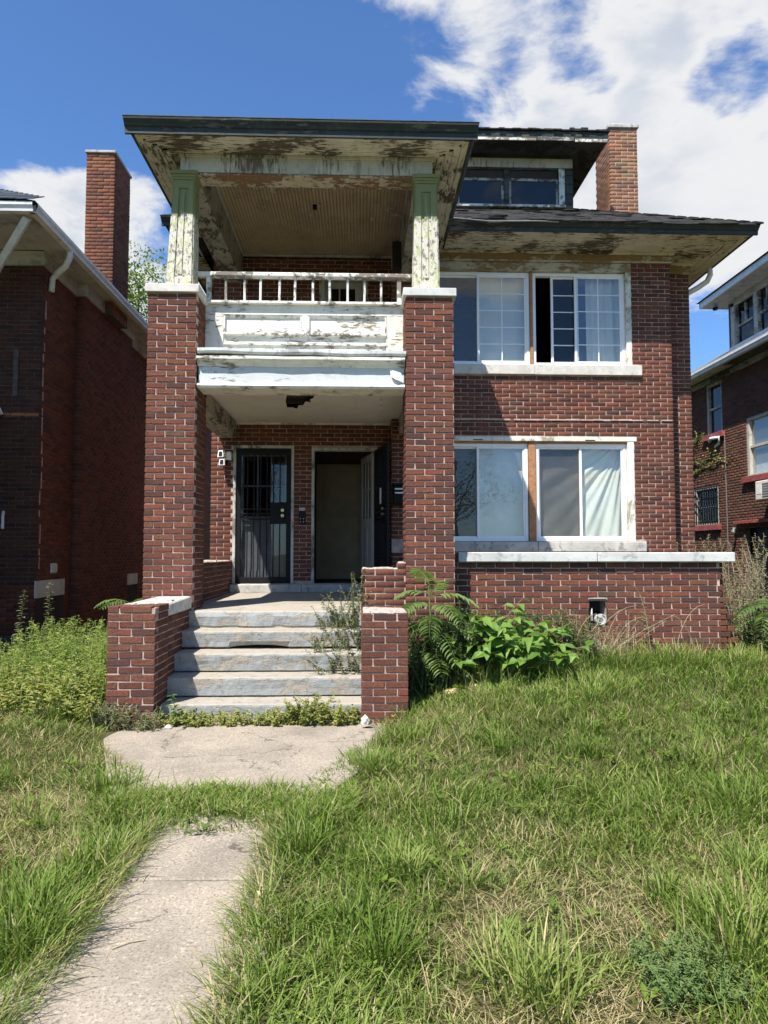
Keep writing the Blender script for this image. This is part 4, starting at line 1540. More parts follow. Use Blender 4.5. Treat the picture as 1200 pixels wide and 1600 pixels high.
box('dormer_corner_block', 'paint_head_trim', house, 3.50, 3.67, DY - 0.05, DY + 0.02, 7.26, 7.44, 0.006)
cs = MB()
for k in range(8):
    cs.box(3.525, 3.668, DY - 0.012 - 0.006 * (k % 2), DY + 0.01, 7.46 + k * 0.085, 7.46 + k * 0.085 + 0.079)
cs.build('dormer_shingle_strip', 'paint_dark', house)
# hipped dormer roof with sloping open soffit
dr_ = MB()
ex0, ex1, ey0, ez = -1.2, 4.08, 11.27, 8.33
def dpt(t, up):
    return [(ex0 + t, ey0 + t, ez + t * 0.10 + up), (ex1 - t, ey0 + t, ez + t * 0.10 + up), (ex1 - t, 15.5, ez + t * 0.10 + up), (ex0 + t, 15.5, ez + t * 0.10 + up)]
lo, hi = dpt(0, 0), dpt(1.4, 0)
lo2, hi2 = dpt(0, 0.13), dpt(1.4, 0.13)
dr_.add(lo + hi + lo2 + hi2, [(0, 1, 5, 4), (1, 2, 6, 5), (3, 0, 4, 7), (8, 9, 13, 12), (9, 10, 14, 13), (11, 8, 12, 15), (0, 1, 9, 8), (1, 2, 10, 9), (3, 0, 8, 11), (12, 13, 14, 15)])
dr_.build('dormer_roof', 'paint_dormer_soffit', house)
MB().add([(ex0, ey0, ez + 0.15), (ex1, ey0, ez + 0.15), (ex1, 15.5, ez + 0.15), (ex0, 15.5, ez + 0.15), (ex0 + 2.5, ey0 + 2.5, ez + 0.9), (ex1 - 2.5, ey0 + 2.5, ez + 0.9), (ex1 - 2.5, 15.5, ez + 0.9), (ex0 + 2.5, 15.5, ez + 0.9)], [(0, 1, 5, 4), (1, 2, 6, 5), (3, 0, 4, 7), (4, 5, 6, 7)]).build('dormer_roof_cover', 'shingle', house)
fc = MB()
fc.prism([(ey0 - 0.02, ez + 0.03), (ey0, ez + 0.03), (ey0, ez + 0.16), (ey0 - 0.03, ez + 0.16), (ey0 - 0.035, ez + 0.12)], 0, ex0, ex1 + 0.02)
fc.build('dormer_fascia', 'paint_dark', house)
for (a, b) in ((1.55, 2.90), (3.55, 4.09)):
    box('dormer_trim', 'paint_white_rail', house, a, b, ey0 - 0.034, ey0 - 0.012, ez - 0.005 + random.uniform(-0.01, 0.01), ez + 0.045, 0.003)
box('dormer_trim', 'paint_dormer', house, 2.92, 3.53, ey0 - 0.03, ey0 - 0.01, ez + 0.01, ez + 0.075, 0.003)
ds = MB()
xx = ex0
while xx < ex1 + 0.02:
    w = random.uniform(0.05, 0.16)
    ds.box(xx, min(xx + w, ex1 + 0.04), ey0 - 0.06 - random.uniform(0, 0.02), ey0 + 0.25, ez + 0.165, ez + 0.185 + random.choice((0, 0.0, 0.01, 0.03)) * random.random())
    xx += w
tag(ds.build('dormer_shingles', 'shingle', house), kind='stuff')

# ---- roof chimney
ch = MB().box(4.406, 4.884, 12.006, 12.744, 6.8, 9.04).build('chimney', 'mortar', house)
cb = BrickMass()
zc = 9.04 - 33 * COURSE
cb.add(courses(4.40, 4.89, zc, 9.04), (0, 12.0), (1, 0), (0, -1))
cb.add(courses(12.08, 12.75, zc, 9.04, row0=1), (4.40, 0), (0, 1), (-1, 0))
cb.add(courses(12.08, 12.75, zc, 9.04, row0=1), (4.89, 0), (0, 1), (1, 0))
cb.build('chimney_bricks', 'brick_orange', ch, (4.6, 12.4, 6.9))
box('chimney_cap', 'sill_worn', ch, 4.37, 4.92, 11.97, 12.78, 9.042, 9.11, 0.012)
box('flue', 'limestone', ch, 4.48, 4.72, 12.1, 12.5, 9.11, 9.20, 0.01)

bm.build('brick_courses', 'brick_mass', house, (1.5, 11.0, 0))

# ------------------------------------------------------------------ windows
def sash(win, x0, x1, z0, z1, y, glass, rows=0, cols=0, fw=0.038, name='sash'):
    f = MB()
    f.box(x0, x1, y, y + 0.03, z0, z0 + fw)
    f.box(x0, x1, y, y + 0.03, z1 - fw, z1)
    f.box(x0, x0 + fw, y, y + 0.03, z0 + fw, z1 - fw)
    f.box(x1 - fw, x1, y, y + 0.03, z0 + fw, z1 - fw)
    s = f.build(name, 'pvc', win, 0.003)
    box('pane', glass, s, x0 + fw - 0.004, x1 - fw + 0.004, y + 0.012, y + 0.016, z0 + fw - 0.004, z1 - fw + 0.004, 0)
    if rows:
        g = MB()
        a, b, c, d = x0 + fw, x1 - fw, z0 + fw, z1 - fw
        for k in range(1, cols):
            xx = a + (b - a) * k / cols
            g.box(xx - 0.008, xx + 0.008, y + 0.003, y + 0.011, c, d)
        for k in range(1, rows):
            zz = c + (d - c) * k / rows
            g.box(a, b, y + 0.004, y + 0.010, zz - 0.007, zz + 0.007)
        g.build('muntins', 'pvc', s)
    return s


def frame(win, x0, x1, z0, z1, y, fw=0.05, dep=0.09):
    f = MB()
    f.box(x0, x1, y, y + dep, z0, z0 + fw)
    f.box(x0, x1, y, y + dep, z1 - fw, z1)
    f.box(x0, x0 + fw, y, y + dep, z0 + fw, z1 - fw)
    f.box(x1 - fw, x1, y, y + dep, z0 + fw, z1 - fw)
    return f.build('frame', 'pvc', win, 0.004)


def cloth(name, x0, x1, z0, z1, y, fn, mat, win, nx=60, nz=40):
    vs, fs = [], []
    for i in range(nx + 1):
        for k in range(nz + 1):
            u, v = i / nx, k / nz
            dx, dy, dz = fn(u, v)
            vs.append((x0 + (x1 - x0) * u + dx, y + dy, z0 + (z1 - z0) * v + dz))
    for i in range(nx):
        for k in range(nz):
            a = i * (nz + 1) + k
            fs.append((a, a + nz + 1, a + nz + 2, a + 1))
    o = MB().add(vs, fs).build(name, mat, win, smooth=True)
    return o


YF = YB + 0.055
# upper window
uw = MB()
uw.box(4.185, 4.268, YB - 0.004, YB + 0.16, 4.47, 5.965)
uw = uw.build('upper_window', 'paint_window_trim', house, 0.004)
box('head_trim', 'paint_head_trim', uw, 0.98, 4.268, YB - 0.016, YB + 0.16, 5.967, 6.102, 0.004)
box('wood_mullion', 'wood_brown', uw, 2.668, 2.712, YB + 0.02, YB + 0.16, 4.47, 5.96, 0.003)
frame(uw, 1.02, 2.665, 4.472, 5.962, YF)
frame(uw, 2.715, 4.182, 4.472, 5.962, YF)
sash(uw, 1.06, 1.875, 4.512, 5.922, YF + 0.045, 'insect_screen')
sash(uw, 1.835, 2.625, 4.512, 5.922, YF + 0.012, 'glass', 5, 2)
sash(uw, 3.385, 4.145, 4.512, 5.922, YF + 0.012, 'glass', 5, 2)
sash(uw, 3.02, 3.46, 4.512, 5.922, YF + 0.052, 'glass_dark', 5, 1)
bl = MB()
for k in range(56):
    z = 4.50 + k * 0.0255
    bl.prism([(YF + 0.135, z), (YF + 0.155, z + 0.018), (YF + 0.157, z + 0.018), (YF + 0.137, z)], 0, 1.05, 1.86)
tag(bl.build('blind', 'blind_grey', uw), kind='stuff')
cloth('curtain', 1.84, 2.64, 4.5, 5.94, YF + 0.16, lambda u, v: (0, 0.012 * math.sin(u * 14), 0), 'fabric_white', uw)
cloth('curtain', 3.62, 4.16, 4.5, 5.94, YF + 0.17, lambda u, v: (0, 0.02 * math.sin(u * 22 + v), 0), 'fabric_white', uw)
box('sill', 'limestone', house, 0.98, 2.715, YB - 0.055, YB + 0.15, 4.31, 4.462, 0.006)
box('sill', 'limestone', house, 2.719, 4.405, YB - 0.055, YB + 0.15, 4.305, 4.460, 0.006)
# caulk line and chips above the sill
ck = MB()
x = 1.1
while x < 4.2:
    w = random.uniform(0.05, 0.18)
    ck.box(x, x + w, YB - 0.005, YB + 0.06, 4.462, 4.470 + random.uniform(0, 0.006))
    x += w + random.uniform(0, 0.05)
ck.build('caulk', 'paint_white', house)

# lower window
lw = MB()
lw.box(4.165, 4.268, YB - 0.004, YB + 0.16, 1.715, 3.272)
lw.box(0.98, 4.31, YB - 0.010, YB + 0.16, 3.272, 3.342)
lw = lw.build('lower_window', 'paint_window_trim', house, 0.004)
box('wood_mullion', 'wood_brown', lw, 2.618, 2.728, YB + 0.02, YB + 0.16, 1.715, 3.27, 0.003)
frame(lw, 1.02, 2.612, 1.72, 3.24, YF)
frame(lw, 2.735, 4.16, 1.72, 3.24, YF)
box('head_strip', 'wood_brown', lw, 0.98, 4.165, YB + 0.03, YB + 0.15, 3.242, 3.271, 0)
sash(lw, 1.06, 1.855, 1.76, 3.20, YF + 0.045, 'insect_screen')
sash(lw, 1.815, 2.572, 1.76, 3.20, YF + 0.012, 'glass_dusty')
sash(lw, 2.775, 3.475, 1.76, 3.20, YF + 0.045, 'insect_screen')
sash(lw, 3.425, 4.12, 1.76, 3.20, YF + 0.012, 'glass')


def drape(u, v):
    # folds fan out from a pinned corner at the upper right
    du, dv = (1.05 - u) * 1.35, (1.10 - v) * 1.0
    an = math.atan2(dv, du)
    r = math.hypot(du, dv)
    w = 0.030 * math.sin(an * 17 + 1.2 * math.sin(r * 3.0)) * min(1, r) + 0.012 * math.sin(an * 41 + r * 2)
    return (0, w, 0)


cloth('curtain', 2.77, 4.13, 1.75, 3.21, YF + 0.165, drape, 'fabric_white', lw, 120, 70)
cloth('curtain', 1.83, 2.58, 1.75, 3.21, YF + 0.17, lambda u, v: (0, 0.012 * math.sin(u * 9) + 0.006 * math.sin(v * 7), 0), 'paper', lw)
box('roller_shade', 'blind_grey', lw, 1.06, 1.83, YF + 0.14, YF + 0.145, 1.75, 3.2, 0)
box('sill', 'sill_worn', house, 0.98, 2.73, YB - 0.065, YB + 0.15, 1.562, 1.712, 0.008)
box('sill', 'sill_worn', house, 2.734, 4.415, YB - 0.065, YB + 0.15, 1.560, 1.712, 0.008)
# rooms behind the windows and the open door


def room(x0, x1, y0, y1, z0, z1, mat, name='room'):
    r = MB()
    r.box(x0, x1, y1, y1 + 0.04, z0, z1)
    r.box(x0 - 0.04, x0, y0, y1 + 0.04, z0, z1)
    r.box(x1, x1 + 0.04, y0, y1 + 0.04, z0, z1)
    r.box(x0 - 0.04, x1 + 0.04, y0, y1 + 0.04, z0 - 0.04, z0)
    r.box(x0 - 0.04, x1 + 0.04, y0, y1 + 0.04, z1, z1 + 0.04)
    return r.build(name, mat, house)


room(0.75, 4.6, YB + 0.22, 14.4, 4.0, 6.25, 'dark_room_and_shade')
room(0.75, 4.6, YB + 0.22, 14.4, 1.1, 3.7, 'dark_room_and_shade')
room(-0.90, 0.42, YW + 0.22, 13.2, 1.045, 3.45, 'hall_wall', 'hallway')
room(-1.2, 0.42, YW + 0.22, 13.5, 3.80, 6.2, 'dark_room_and_shade')
# thin dark strips on the window head trims
vf = MB()
for (x, z) in ((1.95, 5.985), (2.70, 5.985), (3.45, 5.985)):
    vf.box(x, x + 0.11, YB - 0.020, YB - 0.015, z, z + 0.010)
for (x, z) in ((1.75, 3.30), (3.5, 3.30)):
    vf.box(x, x + 0.15, YB - 0.016, YB - 0.010, z - 0.02, z - 0.005)
vf.build('trim_strips', 'dark_room_and_shade', house)


# ------------------------------------------------------------------ doors
def door_frame(h, mat='paint_door_trim'):
    x0, x1, z0, z1 = h
    f = MB()
    f.box(x0, x0 + 0.045, YW - 0.015, YW + 0.13, z0, z1)
    f.box(x1 - 0.045, x1, YW - 0.015, YW + 0.13, z0, z1)
    f.box(x0 + 0.045, x1 - 0.045, YW - 0.015, YW + 0.13, z1 - 0.045, z1)
    return f.build('door_frame', mat, house, 0.004)


def grille_leaf(name, w, h):
    """security door in local coords: x 0..w, z 0..h, y thickness; returns root mesh"""
    f = MB()
    s = 0.075
    f.box(0, s, 0, 0.04, 0, h)
    f.box(w - s, w, 0, 0.04, 0, h)
    f.box(s, w - s, 0, 0.04, 0, 0.10)
    f.box(s, w - s, 0, 0.04, h - 0.09, h)
    root = f.build(name, 'metal_black', house, 0.004, recenter=False)
    for k in range(1, 7):
        x = s + (w - 2 * s) * k / 7
        b = MB().box(x - 0.008, x + 0.008, 0.006, 0.022, 0.10, h - 0.09).build('bar', 'metal_black', root, recenter=False)
    for z in (h * 0.475, h * 0.515, h * 0.55):
        MB().box(s, w - s, 0.002, 0.026, z - 0.011, z + 0.011).build('rail', 'metal_black', root, recenter=False)
    MB().box(w * 0.62, w - s, 0.004, 0.03, h * 0.44, h * 0.60).build('lock_plate', 'metal_black', root, recenter=False)
    for z in (h * 0.50, h * 0.54):
        MB().tube([(w - 0.13, 0.0, z), (w - 0.13, -0.02, z)], 0.014, 10).tube([(w - 0.13, -0.02, z), (w - 0.13, -0.055, z)], 0.026, 10).build('knob', 'brass', root, recenter=False)
    MB().box(s, w - s, 0.028, 0.031, 0.10, h - 0.09).build('pane', 'glass_door', root, recenter=False)
    return root


def place(root, loc, rz):
    M = Matrix.Translation(loc) @ Matrix.Rotation(rz, 4, 'Z')
    root.location = loc
    root.rotation_euler = (0, 0, rz)
    return root


def panel_door(name, w, h, mat, lites=True):
    f = MB()
    th = 0.04
    rails = [(0, 0.20), (h * 0.42, h * 0.50), (h - 0.11, h)] if lites else [(0, 0.2), (h * 0.56, h * 0.64), (h - 0.12, h)]
    f.box(0, 0.11, 0, th, 0, h)
    f.box(w - 0.11, w, 0, th, 0, h)
    for a, b in rails:
        f.box(0.11, w - 0.11, 0, th, a, b)
    f.box(0.11, w - 0.11, 0.016, th - 0.012, 0.2, rails[1][0])
    if not lites:
        f.box(0.11, w - 0.11, 0.016, th - 0.012, rails[1][1], h - 0.12)
        f.box(0.17, w - 0.17, 0.004, 0.016, 0.27, rails[1][0] - 0.07)
        f.box(0.17, w - 0.17, 0.004, 0.016, rails[1][1] + 0.07, h - 0.19)
    else:
        for k in (1, 2):
            x = 0.11 + (w - 0.22) * k / 3
            f.box(x - 0.012, x + 0.012, 0.004, th - 0.004, rails[1][1], h - 0.11)
        z = (rails[1][1] + h - 0.11) / 2
        f.box(0.11, w - 0.11, 0.006, th - 0.006, z - 0.012, z + 0.012)
        f.box(w / 2 - 0.05, w / 2 + 0.05, 0.004, th - 0.004, 0.2, rails[1][0])
    root = f.build(name, mat, house, 0.003, recenter=False)
    if lites:
        MB().box(0.11, w - 0.11, 0.018, 0.022, rails[1][1], h - 0.11).build('pane', 'glass_dark', root, recenter=False)
    MB().tube([(w - 0.06, -0.05, h * 0.46), (w - 0.06, 0.09, h * 0.46)], 0.022, 10).build('knob', 'brass', root, recenter=False)
    return root


door_frame(DL)
place(grille_leaf('security_door', 0.866, 2.13), (-1.953, YW + 0.012, 1.062), 0)
place(panel_door('entry_door', 0.866, 2.13, 'door_pale'), (-1.953, YW + 0.10, 1.062), 0)
door_frame(DR)
d = Vector((0.17, -0.845, 0))
place(grille_leaf('security_door', 0.86, 2.10), (0.225, YW - 0.03, 1.062), math.atan2(d.y, d.x))
place(panel_door('entry_door', 0.86, 2.10, 'door_pale'), (0.235, YW + 0.16, 1.062), math.radians(102))
place(panel_door('inner_door', 0.95, 2.12, 'wood_door', False), (-0.80, 13.10, 1.062), 0)
# balcony door with glazed upper half
bdd = MB()
bdd.box(BD[0], BD[0] + 0.09, YW - 0.02, YW + 0.1, BD[2], BD[3] - 0.12)
bdd.box(BD[1] - 0.09, BD[1], YW - 0.02, YW + 0.1, BD[2], BD[3] - 0.12)
bdd.box(BD[0] - 0.04, BD[1] + 0.04, YW - 0.035, YW + 0.1, BD[3] - 0.12, BD[3])
bdd.build('balcony_door_frame', 'paint_door_trim', house, 0.004)
place(panel_door('balcony_door', 0.60, 2.14, 'door_pale'), (-0.57, YW + 0.05, 3.785), 0)

# ------------------------------------------------------------------ fixtures by the doors
fl = thing('floodlight', (-2.12, YW, 3.0), 'white twin floodlight on the brick beside the barred door', 'lamp')
box('housing', 'pvc', fl, -2.10, -2.02, YW - 0.09, YW + 0.0, 3.00, 3.13, 0.008)
for k, (x, z) in enumerate(((-2.22, 3.03), (-2.20, 2.90))):
    hd = MB()
    hd.hexa([(x, YW - 0.17, z), (x + 0.10, YW - 0.19, z), (x + 0.10, YW - 0.09, z + 0.02), (x, YW - 0.09, z + 0.02),
             (x + 0.01, YW - 0.15, z + 0.11), (x + 0.09, YW - 0.17, z + 0.11), (x + 0.09, YW - 0.09, z + 0.11), (x + 0.01, YW - 0.09, z + 0.11)])
    hh = hd.build('lamp_head', 'pvc', fl, 0.006)
    lens = MB().hexa([(x + 0.02, YW - 0.178, z + 0.02), (x + 0.08, YW - 0.190, z + 0.02), (x + 0.08, YW - 0.17, z + 0.03), (x + 0.02, YW - 0.16, z + 0.03),
                      (x + 0.025, YW - 0.166, z + 0.09), (x + 0.075, YW - 0.178, z + 0.09), (x + 0.075, YW - 0.16, z + 0.09), (x + 0.025, YW - 0.15, z + 0.09)])
    lens.build('lens', 'metal_black', hh)
MB().tube([(-2.06, YW - 0.05, 3.06), (-2.12, YW - 0.10, 3.07), (-2.16, YW - 0.12, 3.08)], 0.015, 6).build('arm', 'pvc', fl)
MB().tube([(-2.08, YW - 0.06, 3.0), (-2.10, YW - 0.10, 2.93)], 0.02, 8).build('sensor', 'metal_black', fl)

ib = thing('intercom', (-0.905, YW, 1.98), 'small dark entry panel on the brick between the two doors', 'intercom')
box('box', 'metal_black', ib, -0.96, -0.855, YW - 0.03, YW - 0.002, 1.99, 2.20, 0.006)
box('cover', 'paint_door_trim', ib, -0.955, -0.86, YW - 0.035, YW - 0.002, 2.205, 2.255, 0.004)
for k in range(4):
    MB().tube([(-0.935 + 0.05 * (k % 2), YW - 0.03, 2.03 + 0.05 * (k // 2)), (-0.935 + 0.05 * (k % 2), YW - 0.036, 2.03 + 0.05 * (k // 2))], 0.01, 8).build('button', 'metal_grey', ib)
mbx = thing('mailbox', (0.62, YB, 2.33), 'black metal mailbox with two pale strips beside the right pier', 'mailbox')
box('body', 'metal_black', mbx, 0.51, 0.78, YB - 0.12, YB - 0.003, 2.28, 2.56, 0.01)
for z in (2.44, 2.50):
    box('strip', 'pvc', mbx, 0.53, 0.76, YB - 0.126, YB - 0.121, z, z + 0.022, 0.002)
box('lid', 'metal_black', mbx, 0.50, 0.79, YB - 0.13, YB - 0.003, 2.562, 2.60, 0.006)
nt = MB().obox((0.305, 10.72, 0), (0.17, -0.845, 0), 0.09, (-1, -0.2, 0), 0.004, 2.28, 2.52)
pn = nt.build('paper_notice', 'paper', None)
tag(pn, 'small white paper notice stuck on the open barred door', 'notice')

# ------------------------------------------------------------------ left neighbour
ln = thing('neighbour_house', (-7.5, 12, 0), 'dark red brick house at the left with tall chimney and white gutter', 'house')
LX = -4.85
lcore = MB()
lcore.box(-12.0, LX - 0.007, 10.807, 27, 0, 6.1)
lcore.box(LX - 0.02, -4.70 - 0.007, 12.107, 14.593, 0, 6.1)
lcore.build('wall', 'mortar_dark', ln)
fr = courses(-5.62, LX, 5.95 - 84 * COURSE, 5.95, off=0.04)
near = [r for r in fr if 1.05 < r[2]]
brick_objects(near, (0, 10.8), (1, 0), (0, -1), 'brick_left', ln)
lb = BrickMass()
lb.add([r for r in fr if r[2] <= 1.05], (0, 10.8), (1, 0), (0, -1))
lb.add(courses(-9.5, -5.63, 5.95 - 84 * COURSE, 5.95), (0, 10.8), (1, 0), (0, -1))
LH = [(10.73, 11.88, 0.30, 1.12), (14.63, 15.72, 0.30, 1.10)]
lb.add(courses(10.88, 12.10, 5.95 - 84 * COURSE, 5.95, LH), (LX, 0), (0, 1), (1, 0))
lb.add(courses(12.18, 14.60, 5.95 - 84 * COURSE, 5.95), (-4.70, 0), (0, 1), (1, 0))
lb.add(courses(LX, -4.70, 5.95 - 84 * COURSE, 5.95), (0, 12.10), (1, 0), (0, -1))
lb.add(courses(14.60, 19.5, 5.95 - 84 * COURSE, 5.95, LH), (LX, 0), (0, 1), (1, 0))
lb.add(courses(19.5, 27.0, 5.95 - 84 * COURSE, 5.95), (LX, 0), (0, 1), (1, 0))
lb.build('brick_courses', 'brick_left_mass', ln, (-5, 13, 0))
for (a, b, c, d) in ((10.81, 11.88, 0.86, 1.12), (14.63, 15.72, 0.87, 1.10)):
    box('stone_lintel', 'limestone', ln, LX - 0.05, LX + 0.012, a, b, c, d, 0.006)
    box('basement_window', 'dark_room_and_shade', ln, LX - 0.05, LX - 0.003, a, b, 0.3, c - 0.003, 0)
# ragged mortar seam and old pipe trace at the corner
z = 1.3
while z < 5.2:
    h = random.uniform(0.1, 0.3)
    yo = 10.87 + random.uniform(0, 0.06)
    box('mortar_smear', 'mortar', ln, LX - 0.004, LX + 0.006, yo, yo + 0.03, z, z + h, 0)
    z += h + random.uniform(0.02, 0.15)
box('meter_plate', 'limestone', ln, LX - 0.01, LX + 0.03, 11.32, 11.55, 1.22, 1.38, 0.02)
MB().tube([(-5.32, 10.76, 1.9), (-5.32, 10.76, 2.1), (-5.30, 10.74, 2.16)], 0.022, 8).build('pipe_stub', 'gutter_white', ln)
box('wall_conduit', 'mortar_dark', ln, -5.24, -5.17, 10.77, 10.80, 3.9, 4.62, 0.004)
fb = MB()
fb.prism([(LX - 0.02, 5.92), (LX + 0.035, 5.92), (LX + 0.035, 6.14), (LX - 0.02, 6.14)], 1, 10.75, 12.05)
fb.prism([(LX - 0.02, 5.92), (-4.66, 5.92), (-4.66, 6.135), (LX - 0.02, 6.135)], 1, 12.051, 14.65)
fb.prism([(LX - 0.02, 5.92), (LX + 0.035, 5.92), (LX + 0.035, 6.14), (LX - 0.02, 6.14)], 1, 14.651, 27)
fb.box(-12, LX + 0.034, 10.745, 10.80, 5.92, 6.138)
fb.build('frieze', 'paint_neighbour', ln, 0.003)
for k in range(3):
    a = LX + 0.035 + k * 0.125
    box('soffit_board', 'paint_neighbour', ln, a, a + 0.121, 9.55, 27, 6.14 + 0.004 * (k % 2), 6.17, 0.002)
for k in range(8):
    a = 9.55 + k * 0.15
    box('soffit_board', 'paint_neighbour', ln, -12, LX + 0.03, a, a + 0.146, 6.146 + 0.004 * (k % 2), 6.17, 0.002)


def gutter(name, path_pts, out, mat, parent, s=0.10):
    """K-style trough along a straight run, out = horizontal outward direction"""
    a, b = Vector(path_pts[0]), Vector(path_pts[1])
    out = Vector(out).normalized()
    prof = [(0, 0), (0.75, 0), (0.8, 0.35), (1.0, 0.65), (1.0, 1.0), (0.93, 1.0), (0.93, 0.7), (0.7, 0.1), (0.06, 0.1), (0.06, 1.0), (0, 1.0)]
    vs = [tuple(p + out * (q[0] * s) + Vector((0, 0, q[1] * s))) for p in (a, b) for q in prof]
    n = len(prof)
    fs = [(i, (i + 1) % n, n + (i + 1) % n, n + i) for i in range(n)] + [tuple(range(n)), tuple(range(n, 2 * n))]
    return MB().add(vs, fs).build(name, mat, parent)


gutter('gutter', [(-4.47, 9.50, 6.13), (-4.47, 27, 6.13)], (1, 0, 0), 'gutter_white', ln, 0.12)
gutter('gutter', [(-12, 9.54, 6.13), (-4.40, 9.54, 6.13)], (0, -1, 0), 'gutter_white', ln, 0.12)
MB().tube([(-4.42, 10.72, 6.14), (-4.43, 10.74, 6.03), (-4.52, 10.82, 5.93), (-4.70, 10.94, 5.86), (-4.79, 11.0, 5.80), (-4.80, 11.0, 5.60)], 0.045, 10).build('downspout', 'gutter_white', ln, smooth=True)
MB().tube([(-4.55, 9.62, 6.12), (-4.66, 9.70, 6.02), (-5.15, 10.15, 5.72), (-5.6, 10.6, 5.45), (-5.62, 10.7, 5.2)], 0.062, 4).build('downspout', 'gutter_white', ln)
lr = MB()
A = [(-13, 9.42, 6.26), (-4.36, 9.42, 6.26), (-4.36, 27.3, 6.26), (-13, 27.3, 6.26)]
lr.add(A + [(-8.7, 13.7, 8.85), (-8.7, 23, 8.85)], [(0, 1, 4), (1, 2, 5, 4), (2, 3, 5), (3, 0, 4, 5), (3, 2, 1, 0)])
lr.build('roof', 'shingle_blue', ln)
lsh = MB()
for rrow in range(9):
    t = rrow * 0.14
    xx = -7.5
    y_ = 9.40 + t
    z_ = 6.27 + t * 0.6
    while xx < -4.34 - t:
        w = random.uniform(0.25, 0.33)
        xe = min(xx + w - 0.008, -4.34 - t)
        dz = random.uniform(0, 0.012)
        lsh.hexa([(xx, y_, z_ + dz), (xe, y_, z_ + dz), (xe, y_ + 0.25, z_ + 0.155), (xx, y_ + 0.25, z_ + 0.155),
                  (xx, y_, z_ + 0.014 + dz), (xe, y_, z_ + 0.014 + dz), (xe, y_ + 0.25, z_ + 0.168), (xx, y_ + 0.25, z_ + 0.168)])
        xx += w
tag(lsh.build('shingles', 'shingle_blue', ln), kind='stuff')
lc = MB().box(-5.05, -4.55, 12.907, 13.77, 5.9, 8.92).build('chimney', 'mortar_dark', ln)
cbb = BrickMass()
zc = 8.92 - 45 * COURSE
cbb.add(courses(-5.056, -4.54, zc, 8.92), (0, 12.9), (1, 0), (0, -1))
cbb.add(courses(12.98, 13.78, zc, 8.92, row0=1), (-4.54, 0), (0, 1), (1, 0))
cbb.build('chimney_bricks', 'brick_left_chimney', lc, (-4.8, 13.3, 6))
box('chimney_cap', 'sill_worn', lc, -5.08, -4.515, 12.87, 13.81, 8.922, 8.975, 0.01)
# unseen two storey porch, added out of frame to shade the front wall
lp = MB()
for (x, y) in ((-9.6, 7.6), (-6.25, 7.6)):
    lp.box(x, x + 0.55, y, y + 0.55, 0, 6.0)
lp.box(-9.6, -5.75, 7.65, 7.95, 0, 1.4)
lp.box(-6.0, -5.75, 8.15, 10.79, 0, 3.9)
lp.build('unseen_porch_piers', 'brick_left_mass', ln)
lp = MB()
lp.box(-10.0, -5.62, 7.1, 9.40, 6.0, 6.2)
lp.box(-9.6, -5.75, 7.6, 10.79, 3.6, 3.75)
lp.build('porch_roof', 'paint_neighbour', ln)  # roof and floor slabs of the unseen porch added for shading

lf = thing('security_lamp', (-5.55, 10.7, 3.55), 'white wall lamp at the left picture edge on the dark house', 'lamp')
lm = MB()
lm.hexa([(-5.60, 10.45, 3.56), (-5.36, 10.52, 3.62), (-5.36, 10.78, 3.62), (-5.60, 10.78, 3.56), (-5.60, 10.50, 3.75), (-5.42, 10.55, 3.74), (-5.42, 10.78, 3.74), (-5.60, 10.78, 3.75)])
lm.build('shade', 'pvc', lf, 0.01)
MB().tube([(-5.5, 10.8, 3.68), (-5.5, 10.7, 3.68)], 0.05, 10).build('bracket', 'metal_grey', lf)

# ------------------------------------------------------------------ right neighbour
rn = thing('neighbour_house', (12, 15, 0), 'brown brick house at the right with red sills and a side dormer', 'house')
RX = 9.30
RH = [(17.75, 18.58, 4.66, 6.02), (15.6, 16.66, 3.36, 4.78), (18.05, 19.4, 2.28, 3.30), (15.6, 16.86, 0.0, 2.14)]
rcore = MB()
panel(rcore, (RX, 0), (0, 1), (-1, 0), 11.0, 23.0, 0, 6.1, RH, 0.007, 0.25)
rcore.box(RX + 0.2, 18, 11.0, 11.2, 0, 6.1)
rcore.box(RX + 0.2, 18, 22.8, 23.0, 0, 6.1)
rcore.build('wall', 'mortar_dark', rn)
rb = BrickMass()
rb.add(courses(11.0, 22.9, 6.02 - 84 * COURSE, 6.02, RH), (RX, 0), (0, 1), (-1, 0))
rb.add(courses(RX + 0.08, 17.9, 6.02 - 84 * COURSE, 6.02), (0, 11.0), (1, 0), (0, -1))
rb.build('brick_courses', 'brick_right_mass', rn, (RX, 17, 0.4))
rm = MB()
rm.box(RX + 0.3, RX + 0.34, 11, 23, 0, 6.1)
rm.build('inner_dark', 'dark_room_and_shade', rn)
for k, (a, b, c, d) in enumerate(RH[:3]):
    w = MB()
    w.box(RX + 0.02, RX + 0.16, a, a + 0.08, c, d)
    w.box(RX + 0.02, RX + 0.16, b - 0.10, b, c, d)
    w.box(RX + 0.02, RX + 0.16, a + 0.08, b - 0.10, d - 0.07, d)
    w.box(RX + 0.03, RX + 0.16, a + 0.08, b - 0.10, c, c + 0.05)
    w.box(RX + 0.04, RX + 0.14, a + 0.08, b - 0.10, (c + d) / 2 - 0.03, (c + d) / 2 + 0.03)
    w = w.build('window', 'paint_neighbour', rn, 0.003)
    box('pane', 'glass_dusty' if k == 1 else 'glass_dark', w, RX + 0.09, RX + 0.095, a + 0.07, b - 0.09, c + 0.04, d - 0.06, 0)
    box('sill', 'red_sill', w, RX - 0.09, RX + 0.05, a - 0.12, b + 0.12, c - 0.14, c - 0.002, 0.004)
    if k == 1:
        box('shade', 'blind_grey', w, RX + 0.17, RX + 0.175, a, b, c + 0.6, d, 0)
        box('shade', 'paper', w, RX + 0.18, RX + 0.185, a, b, c, c + 0.5, 0)
gr = MB()
